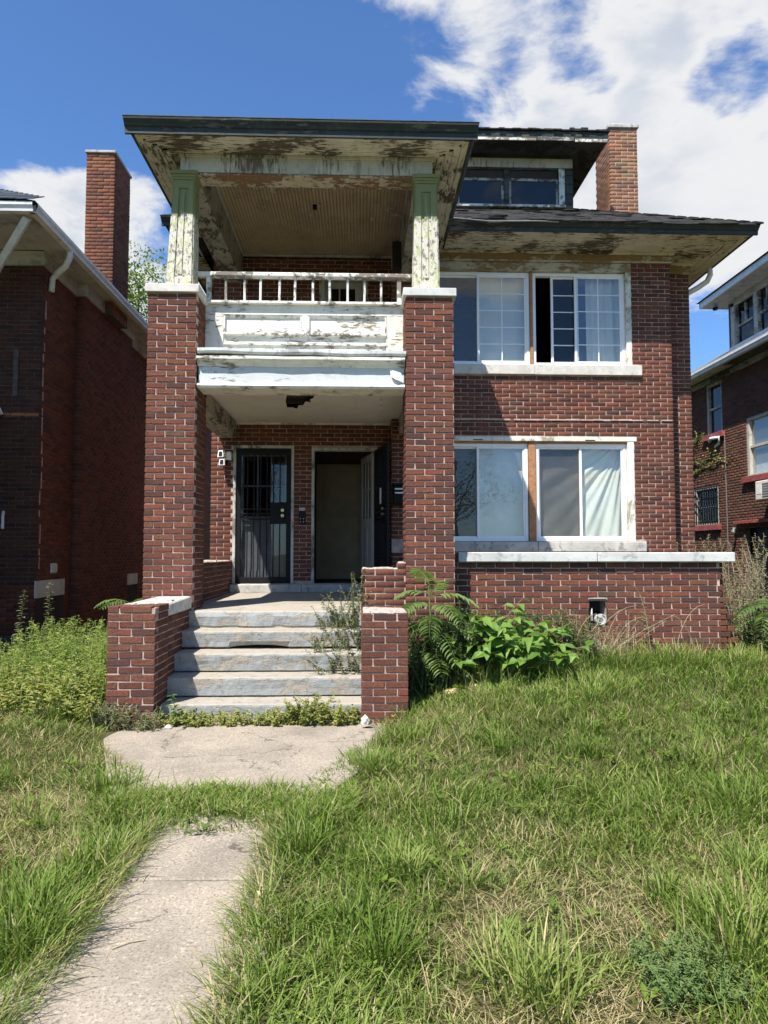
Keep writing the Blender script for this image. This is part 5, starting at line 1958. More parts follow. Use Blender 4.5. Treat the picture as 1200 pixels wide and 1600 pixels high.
for k in range(11):
    y = 18.08 + k * 0.128
    gr.box(RX - 0.035, RX - 0.018, y, y + 0.017, 2.30, 3.28)
for z in (2.36, 2.78, 3.0, 3.22):
    gr.box(RX - 0.04, RX - 0.015, 18.05, 19.4, z, z + 0.02)
gr.build('window_bars', 'metal_black', rn)
box('door_leaf', 'metal_black', rn, RX + 0.15, RX + 0.2, 15.6, 16.86, 0, 2.14, 0)
box('door_hood', 'red_sill', rn, RX - 0.12, RX + 0.0, 15.4, 17.15, 2.24, 2.32, 0.01)
MB().tube([(RX - 0.01, 17.12, 2.12), (RX - 0.12, 17.12, 2.14), (RX - 0.14, 17.12, 2.05)], 0.03, 8, 0.05).build('door_lamp', 'metal_grey', rn)
MB().tube([(RX - 0.02, 17.62, 4.55), (RX - 0.02, 17.60, 2.0), (RX - 0.02, 17.6, 0.4)], 0.012, 5).build('wall_cable', 'metal_grey', rn)
MB().tube([(RX - 0.02, 18.4, 4.5), (RX - 0.14, 18.1, 4.52), (RX - 0.10, 17.75, 4.50), (RX - 0.03, 17.9, 4.36), (RX - 0.03, 18.1, 4.30)], 0.05, 7, 0.03).build('cable_bundle', 'pvc', rn, smooth=True)
acu = thing('air_conditioner', (RX - 0.2, 15.3, 3.0), 'beige box air conditioner on the brown house below the red sill', 'appliance')
box('case', 'appliance', acu, RX - 0.42, RX - 0.01, 15.0, 15.60, 2.72, 3.14, 0.015)
box('panel', 'paper', acu, RX - 0.425, RX - 0.421, 15.35, 15.55, 2.85, 3.05, 0)
for k in range(6):
    box('louvre', 'metal_grey', acu, RX - 0.43, RX - 0.42, 15.03, 15.31, 2.78 + k * 0.055, 2.80 + k * 0.055, 0)
frz = MB()
frz.box(RX - 0.04, RX + 0.02, 11, 23, 6.02, 6.16)
frz.build('frieze', 'paint_dormer', rn)
for k in range(4):
    a = 8.86 + k * 0.108
    if k < 3:
        box('soffit_board', 'paint_neighbour', rn, a, a + 0.104, 16.9, 23, 6.12 + 0.05 * k / 3, 6.15 + 0.05 * k / 3, 0.002)
    box('soffit_board', 'paint_dormer_soffit', rn, a, a + 0.104, 11.0, 16.88, 6.17, 6.19, 0.002)
gutter('gutter', [(8.88, 10.8, 6.15), (8.88, 23, 6.15)], (-1, 0, 0), 'gutter_white', rn, 0.12)
rr = MB()
A = [(8.80, 10.6, 6.27), (18, 10.6, 6.27), (18, 23.4, 6.27), (8.80, 23.4, 6.27)]
rr.add(A + [(13.4, 15.2, 9.0), (13.4, 18.8, 9.0)], [(3, 0, 4, 5), (0, 1, 4), (1, 2, 5, 4), (2, 3, 5), (3, 2, 1, 0)])
rr.build('roof', 'shingle_grey', rn)
dmx = MB()
panel(dmx, (10.0, 0), (0, 1), (-1, 0), 14.2, 18.6, 6.4, 8.3, [(14.5, 16.2, 7.02, 8.1), (16.40, 17.15, 7.02, 8.1), (17.30, 18.2, 7.02, 8.1)], 0.0, 0.1)
dmx.box(10.1, 12.5, 18.5, 18.6, 6.4, 8.3)
dmx.build('dormer_wall', 'paint_dark', rn)
for (a, b) in ((14.5, 16.2), (16.40, 17.15), (17.30, 18.2)):
    w = MB()
    w.box(9.97, 10.06, a, a + 0.06, 7.02, 8.1)
    w.box(9.97, 10.06, b - 0.06, b, 7.02, 8.1)
    w.box(9.98, 10.06, a + 0.06, b - 0.06, 7.5, 7.55)
    w.box(9.98, 10.06, (a + b) / 2 - 0.02, (a + b) / 2 + 0.02, 7.55, 8.1)
    w = w.build('dormer_window', 'paint_dormer', rn)
    box('pane', 'glass_dark', w, 10.03, 10.035, a, b, 7.02, 8.1, 0)
    box('backing', 'dark_room_and_shade', w, 10.2, 10.21, a, b, 6.9, 8.2, 0)
box('dormer_casing', 'paint_neighbour', rn, 9.93, 9.995, 18.2, 18.38, 6.98, 8.2, 0.004)
box('dormer_casing', 'paint_neighbour', rn, 9.95, 9.996, 17.15, 17.30, 7.02, 8.2, 0.004)
box('dormer_casing', 'paint_neighbour', rn, 9.93, 9.997, 14.0, 18.4, 8.1, 8.28, 0.004)
box('dormer_sill', 'gutter_white', rn, 9.90, 9.999, 14.0, 18.45, 6.90, 7.015, 0.004)
dre = MB()
dre.hexa([(9.40, 13.8, 8.27), (12, 13.8, 8.27), (12, 18.9, 8.27), (9.40, 18.9, 8.27), (9.40, 13.8, 8.29), (12, 13.8, 8.29), (12, 18.9, 8.29), (9.40, 18.9, 8.29)])
dre.build('dormer_soffit', 'paint_neighbour', rn)
box('dormer_fascia', 'gutter_white', rn, 9.36, 9.40, 13.8, 18.92, 8.26, 8.42, 0.004)
MB().box(9.36, 12, 18.9, 18.94, 8.26, 8.42).build('dormer_fascia', 'gutter_white', rn)
drr = MB()
drr.add([(9.30, 13.7, 8.425), (12.5, 13.7, 8.425), (12.5, 19.0, 8.425), (9.30, 19.0, 8.425), (11.4, 15.6, 9.3), (11.4, 17.2, 9.3)],
        [(3, 0, 4, 5), (0, 1, 4), (1, 2, 5, 4), (2, 3, 5), (3, 2, 1, 0)])
drr.build('dormer_roof', 'shingle', rn)
MB().tube([(9.75, 18.75, 8.22), (9.62, 18.62, 8.16)], 0.05, 8).build('dormer_lamp', 'metal_black', rn)
# bare vine stems creeping over the wall
def vine(name, pts_list, mat, label, grp=None):
    t0 = pts_list[0][0]
    th = thing(name, (RX, t0[0], t0[1]), label, 'vine', grp)
    mbv = MB()
    for pts in pts_list:
        mbv.tube([(RX - 0.03 - 0.02 * math.sin(i * 2.0), p[0], p[1]) for i, p in enumerate(pts)], 0.022, 5, 0.008)
    mbv.build('stems', mat, th)
    n = 160
    seg = [random.choice(p) for p in pts_list for _ in range(n // len(pts_list))]
    P = np.array([(RX - 0.06 - random.random() * 0.08, s[0] + random.gauss(0, 0.22), s[1] + random.gauss(0, 0.08)) for s in seg])
    D = unit(RNG.normal(0, 1, (len(P), 3)) + np.array([-0.3, 0, -0.3]))
    N = unit(RNG.normal(0, 0.5, (len(P), 3)) + np.array([-1, 0, 0.4]))
    leaf_cloud('leaves', 'leaf_weed', th, P, D, N, 0.06, 0.045, dry=(RNG.random(len(P)) < 0.3).astype(float), kindtag='stuff')


def vrun(y0, z0, y1, z1):
    return [(y0 + (y1 - y0) * k / 7, z0 + (z1 - z0) * k / 7 + random.gauss(0, 0.05)) for k in range(8)]


vine('ivy_vine', [vrun(20.2, 3.9, 17.9, 4.0), vrun(20.2, 3.6, 18.6, 3.85), vrun(20.3, 3.75, 18.3, 4.1), vrun(19.4, 3.75, 17.2, 3.95)], 'stem_green', 'sparse green creeper above the barred window of the brown house')
vine('ivy_vine', [vrun(20.2, 4.2, 18.9, 4.75), vrun(20.2, 4.5, 18.6, 4.65), vrun(20.4, 4.3, 19.2, 4.5)], 'stem_green', 'thin creeper stems just under the upper red sill of the brown house')

# ------------------------------------------------------------------ lawn
def inside_path(x, y):
    """concrete left clear of grass (with overgrown, uneven edges)"""
    e = (fbm(x, y, 5.0, 21, 2) - 0.5) * 0.16
    a = (y < 4.02 + e * 1.5) & (x > -1.15 + e + 0.03 * (y - 3)) & (x < -0.43 - e - 0.05 * sstep(3.2, 4.0, y) + 0.02 * (y - 3))
    lft = -1.42 - 0.72 * sstep(4.75, 6.15, y)
    rgt = -0.32 + 0.47 * sstep(4.70, 6.2, y)
    b = (y > 4.74 + e) & (y < 6.60) & (x > lft + e) & (x < rgt - e)
    c = (y >= 6.45) & (x > -2.26) & (x < 0.46) & (y < 12)
    d = (y > 7.80) & (x > -2.4) & (x < 1.1)
    f = (y > 8.12) & (x > 1.0) & (x < 4.34) & (y < 12)
    return a | b | c | d | f


def dryness(x, y):
    d = np.clip((fbm(x, y, 0.85, 5, 3) - 0.62) * 1.8, 0, 1)
    spots = ((0.86, 2.42, 0.20, 1.0), (0.44, 2.42, 0.18, 0.95), (0.60, 3.15, 0.22, 0.8), (1.05, 3.1, 0.38, 0.75), (0.64, 3.6, 0.14, 0.8), (-1.9, 4.4, 0.42, 0.75), (-1.55, 3.75, 0.2, 0.7),
             (0.42, 2.85, 0.16, 0.8), (0.30, 6.2, 0.28, 0.9), (-1.95, 6.3, 0.16, 0.8), (1.7, 3.3, 0.35, 0.55), (0.9, 3.9, 0.3, 0.4), (-2.4, 5.6, 0.4, 0.45), (0.2, 4.6, 0.25, 0.35), (-0.28, 3.3, 0.12, 0.6))
    for (cx, cy, r, a) in spots:
        d = np.maximum(d * 0.999, a * np.exp(-((x - cx) ** 2 + (y - cy) ** 2) / (r * r)))
    return np.clip(d, 0, 1)


def build_grass():
    parts = []

    def field(n, x0, x1, y0, y1, hmul=1.0, keep=None, wid=0.0056, fine=1.0):
        x, y = RNG.uniform(x0, x1, n), RNG.uniform(y0, y1, n)
        # clump: pull points toward tuft centres
        ok = ~inside_path(x, y)
        half = 0.70 * y + 0.9
        ok &= (np.abs(x - 0.03 * y) < half)
        ok &= (RNG.random(n) < 0.35 + 1.0 * vnoise(x, y, 9.0, 2))
        if keep is not None:
            ok &= keep(x, y)
        x, y = x[ok], y[ok]
        m = len(x)
        dr = dryness(x, y)
        vig = fbm(x, y, 1.6, 8, 3)
        H = (0.033 + 0.062 * vig) * RNG.lognormal(0, 0.30, m) * (1 - 0.50 * dr) * hmul
        edge = np.minimum(np.abs(x + 1.2), np.abs(x + 0.38))
        H *= 1 + 0.35 * np.exp(-(edge / 0.14) ** 2) * (y < 4.2)
        H *= 1 + 0.55 * sstep(6.6, 8.0, y) * (x > 0.5) + 0.3 * sstep(5.8, 7.5, y) * (x < -2)
        W_ = wid * RNG.uniform(0.6, 1.35, m) * (1 - 0.35 * dr)
        ang = np.where(RNG.random(m) < 0.6, RNG.uniform(0, 2 * math.pi, m), RNG.normal(0, 0.7, m) + 2.5 * math.pi * fbm(x, y, 2.2, 14, 2))
        lean = np.abs(RNG.normal(0.30, 0.32, m)) + 0.3 * dr
        bend = np.clip(RNG.normal(0.48, 0.34, m), 0, 1.4)
        P = np.stack([x, y, ground_h(x, y) - 0.012], 1)
        isdry = np.clip((RNG.random(m) < (0.065 + 0.85 * dr)).astype(float) * RNG.uniform(0.6, 1.0, m) + 0.15 * dr, 0, 1)
        rnd = np.clip(0.12 + 0.76 * RNG.random(m) ** 1.2 + 0.6 * (fbm(x, y, 0.9, 31, 3) - 0.5), 0, 1)
        parts.append(blades(P, H, W_, ang, lean, bend, rnd, isdry))

    field(108000, -3.2, 3.6, 2.0, 4.6)
    field(112000, -5.0, 5.5, 4.4, 8.2, wid=0.0066)
    field(16000, -7.0, -2.3, 7.8, 11.5, 1.5, wid=0.008)
    field(10000, 4.2, 8.5, 7.9, 11.5, 1.4, wid=0.008)
    field(12000, -2.6, 2.6, 1.4, 2.1, 1.0)
    # flat straw thatch
    n = 42000
    x, y = RNG.uniform(-3.4, 4.4, n), RNG.uniform(2.0, 7.0, n)
    ok = (~inside_path(x, y)) & (RNG.random(n) < 0.02 + 0.95 * dryness(x, y))
    x, y = x[ok], y[ok]
    m = len(x)
    P = np.stack([x, y, ground_h(x, y) + RNG.uniform(-0.008, 0.012, m)], 1)
    parts.append(blades(P, RNG.uniform(0.03, 0.075, m), np.full(m, 0.003), RNG.uniform(0, 6.28, m), np.full(m, 1.1), RNG.uniform(0.0, 0.4, m) + 0.9, RNG.random(m), np.full(m, 0.95)))

    # low mat growing across the joint between walk and landing
    n = 9000
    x, y = RNG.uniform(-1.5, 0.0, n), RNG.uniform(3.98, 4.80, n)
    ok = RNG.random(n) < np.exp(-((y - 4.40 - 0.07 * np.sin(x * 5)) / 0.24) ** 4)
    x, y = x[ok], y[ok]
    m = len(x)
    P = np.stack([x, y, np.full(m, 0.015)], 1)
    parts.append(blades(P, RNG.uniform(0.04, 0.10, m), RNG.uniform(0.004, 0.007, m), RNG.uniform(0, 6.28, m), RNG.uniform(0.2, 0.9, m), RNG.uniform(0.3, 0.8, m), np.clip(RNG.normal(0.55, 0.2, m), 0, 1), (RNG.random(m) < 0.1).astype(float)))

    # stray blades and runners lying on the concrete edge
    n = 2600
    t = RNG.uniform(2.2, 4.1, n)
    side = RNG.random(n) < 0.5
    x = np.where(side, -1.17 + RNG.normal(0, 0.05, n), -0.42 + RNG.normal(0, 0.05, n))
    P = np.stack([x, t, np.full(n, 0.012)], 1)
    parts.append(blades(P, RNG.uniform(0.05, 0.13, n), RNG.uniform(0.003, 0.005, n), np.where(side, RNG.normal(0, 0.9, n), RNG.normal(math.pi, 0.9, n)), RNG.uniform(0.3, 0.8, n), RNG.uniform(0.3, 0.9, n), RNG.random(n), (RNG.random(n) < 0.35) * 0.9))

    # vigorous tufts
    tufts = [(0.66, 2.50, 0.11, 130, 0.26, 0.75), (0.55, 2.52, 0.08, 80, 0.22, 0.8), (1.45, 2.75, 0.22, 320, 0.24, 0.6), (1.62, 2.95, 0.2, 220, 0.24, 0.55), (0.24, 3.50, 0.07, 90, 0.16, 0.95),
             (0.50, 3.35, 0.08, 60, 0.15, 0.6), (-1.30, 2.9, 0.16, 420, 0.20, 0.5), (-1.42, 3.2, 0.16, 380, 0.18, 0.5), (-1.32, 3.62, 0.12, 180, 0.15, 0.55), (-0.28, 3.75, 0.12, 260, 0.16, 0.35),
             (-0.25, 4.1, 0.15, 300, 0.15, 0.4), (-1.45, 4.35, 0.16, 300, 0.14, 0.45), (-1.62, 4.75, 0.2, 320, 0.13, 0.4), (0.1, 2.75, 0.12, 160, 0.17, 0.3), (0.0, 3.0, 0.12, 160, 0.16, 0.3),
             (-0.30, 2.6, 0.06, 90, 0.12, 0.45), (0.15, 5.1, 0.15, 260, 0.15, 0.55), (0.35, 5.7, 0.16, 240, 0.15, 0.55), (1.9, 3.4, 0.16, 180, 0.18, 0.55), (2.3, 4.2, 0.25, 260, 0.17, 0.5),
             (1.25, 7.1, 0.25, 380, 0.25, 0.62), (1.9, 7.3, 0.3, 420, 0.24, 0.65), (2.7, 7.6, 0.3, 420, 0.26, 0.7), (3.4, 7.7, 0.35, 420, 0.27, 0.75), (4.1, 7.5, 0.3, 320, 0.26, 0.7), (2.2, 6.5, 0.3, 320, 0.2, 0.65)]
    for k in range(70):
        tx, ty = random.uniform(-3.2, 3.8), random.uniform(2.6, 7.6)
        if not inside_path(np.array([tx]), np.array([ty]))[0]:
            tufts.append((tx, ty, random.uniform(0.05, 0.16), random.randint(40, 110), random.uniform(0.11, 0.19), random.uniform(0.25, 0.8)))
    for (tx, ty, r, n, h, shade) in tufts:
        x, y = RNG.normal(tx, r * 0.55, n), RNG.normal(ty, r * 0.55, n)
        P = np.stack([x, y, ground_h(x, y) - 0.01], 1)
        ang = np.arctan2(y - ty, x - tx) + RNG.normal(0, 1.1, n)
        parts.append(blades(P, h * RNG.uniform(0.55, 1.15, n), RNG.uniform(0.004, 0.0085, n), ang, np.abs(RNG.normal(0.15, 0.2, n)), np.clip(RNG.normal(0.42, 0.32, n), 0, 1.3), np.clip(RNG.normal(shade, 0.16, n), 0, 1), (RNG.random(n) < 0.06) * 0.8))

    V, F4, F3, R, D = [], [], [], [], []
    k = 0
    for (v, f4, f3, r, d) in parts:
        V.append(v)
        F4.append(f4 + k)
        F3.append(f3 + k)
        R.append(r)
        D.append(d)
        k += len(v)
    o = fast_mesh('grass', np.concatenate(V), [np.concatenate(F4), np.concatenate(F3)], 'grass_blade', {'rnd': np.concatenate(R), 'dry': np.concatenate(D)})
    tag(o, 'uneven green lawn with dry straw patches in front of the house', 'grass', None, 'stuff')


build_grass()


# ------------------------------------------------------------------ weeds and shrubs
def weed_patch(name, label, cat, n_stem, xr, yr, hr, mat, leaf_l, leaf_w, per, kind='stuff', dry=0.05, stem='stem_green', group=None, hfun=None, lean=0.15, rmean=0.5, zfun=None):
    """many upright leafy stems: stems and leaves as two parts"""
    cx, cy = sum(xr) / 2, sum(yr) / 2
    th = thing(name, (cx, cy, float(ground_h(cx, cy))), label, cat, group)
    if kind:
        th['kind'] = kind
    st = MB()
    P, D, N, L, R = [], [], [], [], []
    for _ in range(n_stem):
        x, y = random.uniform(*xr), random.uniform(*yr)
        z = zfun(x, y) if zfun else float(ground_h(x, y))
        h = random.uniform(*hr) * (hfun(x, y) if hfun else 1.0)
        lx, ly = random.gauss(0, lean), random.gauss(0, lean)
        pts = [(x + lx * h * t ** 1.5, y + ly * h * t ** 1.5, z + h * t) for t in (0, 0.35, 0.7, 1.0)]
        st.tube(pts, 0.0035, 3, 0.0015)
        base = random.gauss(rmean, 0.15)
        for k in range(int(per * h)):
            t = random.uniform(0.15, 1.0)
            a = random.uniform(0, math.tau)
            P.append((x + lx * h * t ** 1.5, y + ly * h * t ** 1.5, z + h * t))
            D.append((math.cos(a), math.sin(a), random.gauss(0.15, 0.35)))
            N.append((random.gauss(0, 0.3) - 0.2, random.gauss(0, 0.3) - 0.3, 1))
            L.append(leaf_l * random.uniform(0.6, 1.3) * (1.15 - 0.5 * t))
            R.append(base + random.gauss(0, 0.12) + 0.12 * t)
    st.build('stems', stem, th)
    P, D, N, L = np.array(P), np.array(D), np.array(N), np.array(L)
    leaf_cloud('leaves', mat, th, P, D, N, L, L * (leaf_w / leaf_l), 'diamond', dry=(RNG.random(len(P)) < dry).astype(float), rnd=np.clip(np.array(R), 0, 1), loc=(cx, cy, 0), kindtag='stuff')
    return th


lw_h = lambda x, y: 0.35 + 0.75 * float(sstep(6.0, 7.6, y)) * (0.75 + 0.5 * float(vnoise(x, y, 1.7, 4)))
weed_patch('weeds', 'bushy clump of yellowish leaves against the left side of the cheek wall', 'weeds', 120, (-3.4, -2.30), (6.2, 7.0), (0.14, 0.36), 'leaf_yellow', 0.085, 0.024, 55, rmean=0.55, dry=0.05, lean=0.3)
weed_patch('weeds', 'tall yellow-green weeds left of the brick cheek wall', 'weeds', 560, (-3.6, -2.34), (6.6, 8.8), (0.32, 0.62), 'leaf_weed', 0.065, 0.016, 46, hfun=lw_h, rmean=0.62, dry=0.04)
weed_patch('weeds', 'lower bright weeds in front of the dark left house', 'weeds', 420, (-5.0, -3.3), (6.4, 9.3), (0.14, 0.40), 'leaf_weed', 0.05, 0.014, 46, rmean=0.55, dry=0.05)
weed_patch('weeds', 'low yellow-green weeds along the bottom of the steps', 'weeds', 260, (-1.78, 0.0), (6.36, 6.58), (0.05, 0.19), 'leaf_yellow', 0.042, 0.022, 150, rmean=0.45, dry=0.1, lean=0.4,
           hfun=lambda x, y: 0.75 + 0.8 * math.exp(-((x + 0.42) / 0.25) ** 2))
weed_patch('weeds', 'grey-green weeds at the foot of the left cheek wall', 'weeds', 90, (-2.3, -1.75), (6.22, 6.42), (0.06, 0.2), 'leaf_dull', 0.05, 0.014, 90, rmean=0.6, dry=0.1, lean=0.45)
weed_patch('weeds', 'thin wispy weed spilling over the right end of the steps', 'weeds', 85, (-0.46, 0.0), (6.95, 7.9), (0.16, 0.42), 'leaf_dull', 0.034, 0.018, 120, rmean=0.42, dry=0.05, lean=0.5, kind='thing',
           hfun=lambda x, y: 0.55 + 0.75 * (x + 0.46) / 0.46, zfun=lambda x, y: 0.36 if y < 7.15 else 0.545 if y < 7.44 else 0.735 if y < 7.75 else 0.92)
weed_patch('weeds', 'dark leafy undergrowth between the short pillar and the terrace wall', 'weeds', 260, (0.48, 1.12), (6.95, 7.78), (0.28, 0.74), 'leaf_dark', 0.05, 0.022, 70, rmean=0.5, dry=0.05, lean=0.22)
weed_patch('weeds', 'dark-leaved undergrowth behind the broad-leaved bush by the wall', 'weeds', 190, (1.2, 2.55), (7.5, 8.08), (0.3, 0.62), 'leaf_dark', 0.06, 0.028, 60, rmean=0.5, dry=0.05, lean=0.2)
weed_patch('weeds', 'dry tangled weeds below the vent of the terrace wall', 'weeds', 110, (2.15, 3.0), (7.6, 8.05), (0.2, 0.55), 'leaf_dull', 0.05, 0.008, 46, rmean=0.6, dry=0.6, lean=0.5, stem='stem_dry')
weed_patch('weeds', 'brownish brushy growth past the end of the terrace wall', 'weeds', 150, (4.45, 5.6), (8.3, 10.2), (0.7, 1.45), 'leaf_dull', 0.045, 0.018, 75, rmean=0.5, dry=0.42, lean=0.22, stem='stem_dry')
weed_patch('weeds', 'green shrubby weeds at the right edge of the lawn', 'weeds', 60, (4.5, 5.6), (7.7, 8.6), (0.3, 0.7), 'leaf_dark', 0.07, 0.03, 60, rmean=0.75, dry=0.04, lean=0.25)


def stalk_plant(name, label, x, y, h, n, mat, ll, wl, stem, lean=(0, 0), dry=0.0):
    z = float(ground_h(x, y))
    th = thing(name, (x, y, z), label, 'plant')
    pts = [(x + lean[0] * t * t, y + lean[1] * t * t, z + h * t) for t in np.linspace(0, 1, 7)]
    MB().tube(pts, 0.007, 5, 0.002).build('stem', stem, th)
    P, D, N, L = [], [], [], []
    for k in range(n):
        t = 0.15 + 0.85 * k / n
        a = k * 2.4
        P.append((x + lean[0] * t * t, y + lean[1] * t * t, z + h * t))
        D.append((math.cos(a), math.sin(a), random.uniform(-0.2, 0.5)))
        N.append((0, -0.2, 1))
        L.append(ll * random.uniform(0.6, 1.2) * (1.2 - 0.7 * t))
    L = np.array(L)
    leaf_cloud('leaves', mat, th, P, D, np.array(N, float), L, L * wl, 'leaf', dry=(RNG.random(n) < dry).astype(float), loc=(x, y, z))


stalk_plant('tall_weed', 'lone leafy weed stalk leaning against the dark left house, outermost', -4.30, 9.2, 0.92, 70, 'leaf_dull', 0.10, 0.5, 'stem_green', (0.05, 0))
stalk_plant('tall_weed', 'tall leafy weed stalk before the pale basement lintel of the left house', -3.95, 9.2, 1.02, 80, 'leaf_dull', 0.10, 0.5, 'stem_green', (0.0, 0.05))
stalk_plant('tall_weed', 'thin climbing weed in front of the terrace wall, right of the vent', 3.28, 8.02, 0.72, 34, 'leaf_weed', 0.07, 0.35, 'stem_red', (-0.08, 0))
stalk_plant('sapling', 'tiny sapling with paired leaves at the left foot of the steps', -1.62, 6.42, 0.30, 22, 'leaf_heaven', 0.10, 0.32, 'stem_green', (-0.03, -0.02))

SL = ('dry stalk arching right from directly below the wall vent', 'shorter dry stalk bending right beside the rubble pieces', 'tallest dry stalk, leaning left before the middle of the terrace wall',
      'dry stalk leaning right towards the end of the terrace wall', 'short dry stalk leaning left, farthest along the terrace wall', 'dry stalk at the right edge of the broad-leaved bush')
for k, (x, y, h, lx) in enumerate(((2.55, 7.85, 0.62, 0.5), (2.75, 7.8, 0.5, 0.35), (3.25, 7.9, 0.85, -0.25), (3.55, 7.95, 0.62, 0.3), (3.75, 7.9, 0.5, -0.3), (2.3, 7.7, 0.55, 0.25))):
    z = float(ground_h(x, y))
    c = [(x + lx * t ** 1.6, y - 0.1 * t, z + h * math.sin(t * 1.5)) for t in np.linspace(0, 1, 8)]
    o = MB().tube(c, 0.005, 4, 0.0015).build('dry_stalk', 'stem_dry')
    tag(o, SL[k], 'stalk', 'dry stalks by the terrace wall')

# broadleaf plants mixed into the lawn
def lawn_herbs():
    P, D, N, L = [], [], [], []
    for _ in range(230):
        x, y = random.uniform(-3.2, 4.0), random.uniform(2.3, 7.6)
        if inside_path(np.array([x]), np.array([y]))[0]:
            continue
        z = float(ground_h(x, y)) + 0.02
        for k in range(random.randint(5, 11)):
            a = random.uniform(0, math.tau)
            r0 = random.uniform(0, 0.03)
            P.append((x + math.cos(a) * r0, y + math.sin(a) * r0, z + random.uniform(0, 0.03)))
            D.append((math.cos(a), math.sin(a), random.uniform(0.15, 0.7)))
            N.append((random.gauss(0, 0.2), random.gauss(0, 0.2), 1))
            L.append(random.uniform(0.025, 0.06))
    L = np.array(L)
    o = leaf_cloud('lawn_herbs', 'leaf_weed', None, P, D, np.array(N, float), L, L * 0.42, 'leaf', rnd=np.clip(RNG.normal(0.45, 0.2, len(P)), 0, 1))
    tag(o, 'small broad-leaved plants scattered through the lawn', 'plants', None, 'stuff')
    # wiry seed stalks
    sd = MB()
    for _ in range(150):
        x, y = random.uniform(-3.0, 3.8), random.uniform(2.5, 7.8)
        if inside_path(np.array([x]), np.array([y]))[0]:
            continue
        z, h = float(ground_h(x, y)), random.uniform(0.12, 0.26)
        lx, ly = random.gauss(0, 0.25) * h, random.gauss(0, 0.25) * h
        sd.tube([(x, y, z), (x + lx * 0.3, y + ly * 0.3, z + h * 0.55), (x + lx, y + ly, z + h)], 0.0016, 3, 0.0009)
    o = sd.build('seed_stalks', 'stem_dry')
    tag(o, 'thin dry seed stalks standing up out of the lawn', 'stalks', None, 'stuff')


lawn_herbs()
weed_patch('weeds', 'blue-green feathery weed low in the near right lawn', 'weeds', 110, (1.0, 1.32), (2.42, 2.72), (0.05, 0.13), 'leaf_blue', 0.022, 0.007, 420, rmean=0.5, dry=0.0, lean=0.5)

# broad-leaved bush: every leaf a part
poke = thing('broadleaf_bush', (1.55, 7.45, 0.25), 'bright green broad-leaved bush in front of the terrace wall', 'bush')
LEAFM = []
for k in range(5):
    V, F3, F4, _ = leaves_arrays(np.zeros((1, 3)), np.array([[1.0, 0, 0]]), np.array([[0, 0, 1.0]]), 1.0, 0.50 + 0.05 * (k % 3), 'leaf', 0.12 + 0.08 * k)
    me = bpy.data.meshes.new('leaf')
    me.from_pydata([tuple(v) for v in V], [], [tuple(f) for f in F3] + [tuple(f) for f in F4])
    me.materials.append(MATS['leaf_poke'])
    at = me.attributes.new('rnd', 'FLOAT', 'POINT')
    at.data.foreach_set('value', np.full(len(V), 0.15 + 0.18 * k, dtype=np.float32))
    LEAFM.append(me)
stm = MB()
nl = 0
for b in range(32):
    a = random.uniform(0, math.tau)
    bx, by = 1.42 + random.gauss(0, 0.16), 7.40 + random.gauss(0, 0.12)
    tx = 1.50 + random.uniform(-0.72, 0.86)
    ty = 7.08 + random.uniform(-0.42, 0.45)
    top = 0.36 + 0.86 * (1 - ((tx - 1.50) / 1.0) ** 2) * random.uniform(0.2, 1.0)
    p0, p2 = Vector((bx, by, 0.22)), Vector((tx, ty, top))
    p1 = (p0 + p2) / 2 + Vector((0, 0, 0.15))
    pts = [p0.lerp(p1, t).lerp(p1.lerp(p2, t), t) for t in np.linspace(0, 1, 7)]
    stm.tube(pts, 0.008, 5, 0.003)
    for k in range(9):
        t = 0.42 + 0.58 * (k + random.random() * 0.5) / 9
        c = p0.lerp(p1, t).lerp(p1.lerp(p2, t), t)
        an = k * 2.4 + random.uniform(0, 1)
        d = Vector((math.cos(an), math.sin(an) - 0.25, random.uniform(-0.35, 0.35))).normalized()
        nrm = Vector((random.gauss(-0.15, 0.25), random.gauss(-0.35, 0.25), 1.0)).normalized()
        s = d.cross(nrm).normalized() * -1
        n2 = d.cross(s) * -1
        if n2.z < 0:
            n2, s = -n2, -s
        ln_ = random.uniform(0.15, 0.27) * (1.1 - 0.35 * t)
        o = bpy.data.objects.new('leaf', random.choice(LEAFM))
        M = Matrix((d, n2.cross(d), n2)).transposed().to_4x4()
        M.translation = c
        o.matrix_world = M @ Matrix.Diagonal((ln_, ln_ * random.uniform(0.7, 1.15), ln_ * random.uniform(0.5, 1.3), 1.0))
        COL.objects.link(o)
        attach(o, poke)
        nl += 1
stm.build('stems', 'stem_red', poke)


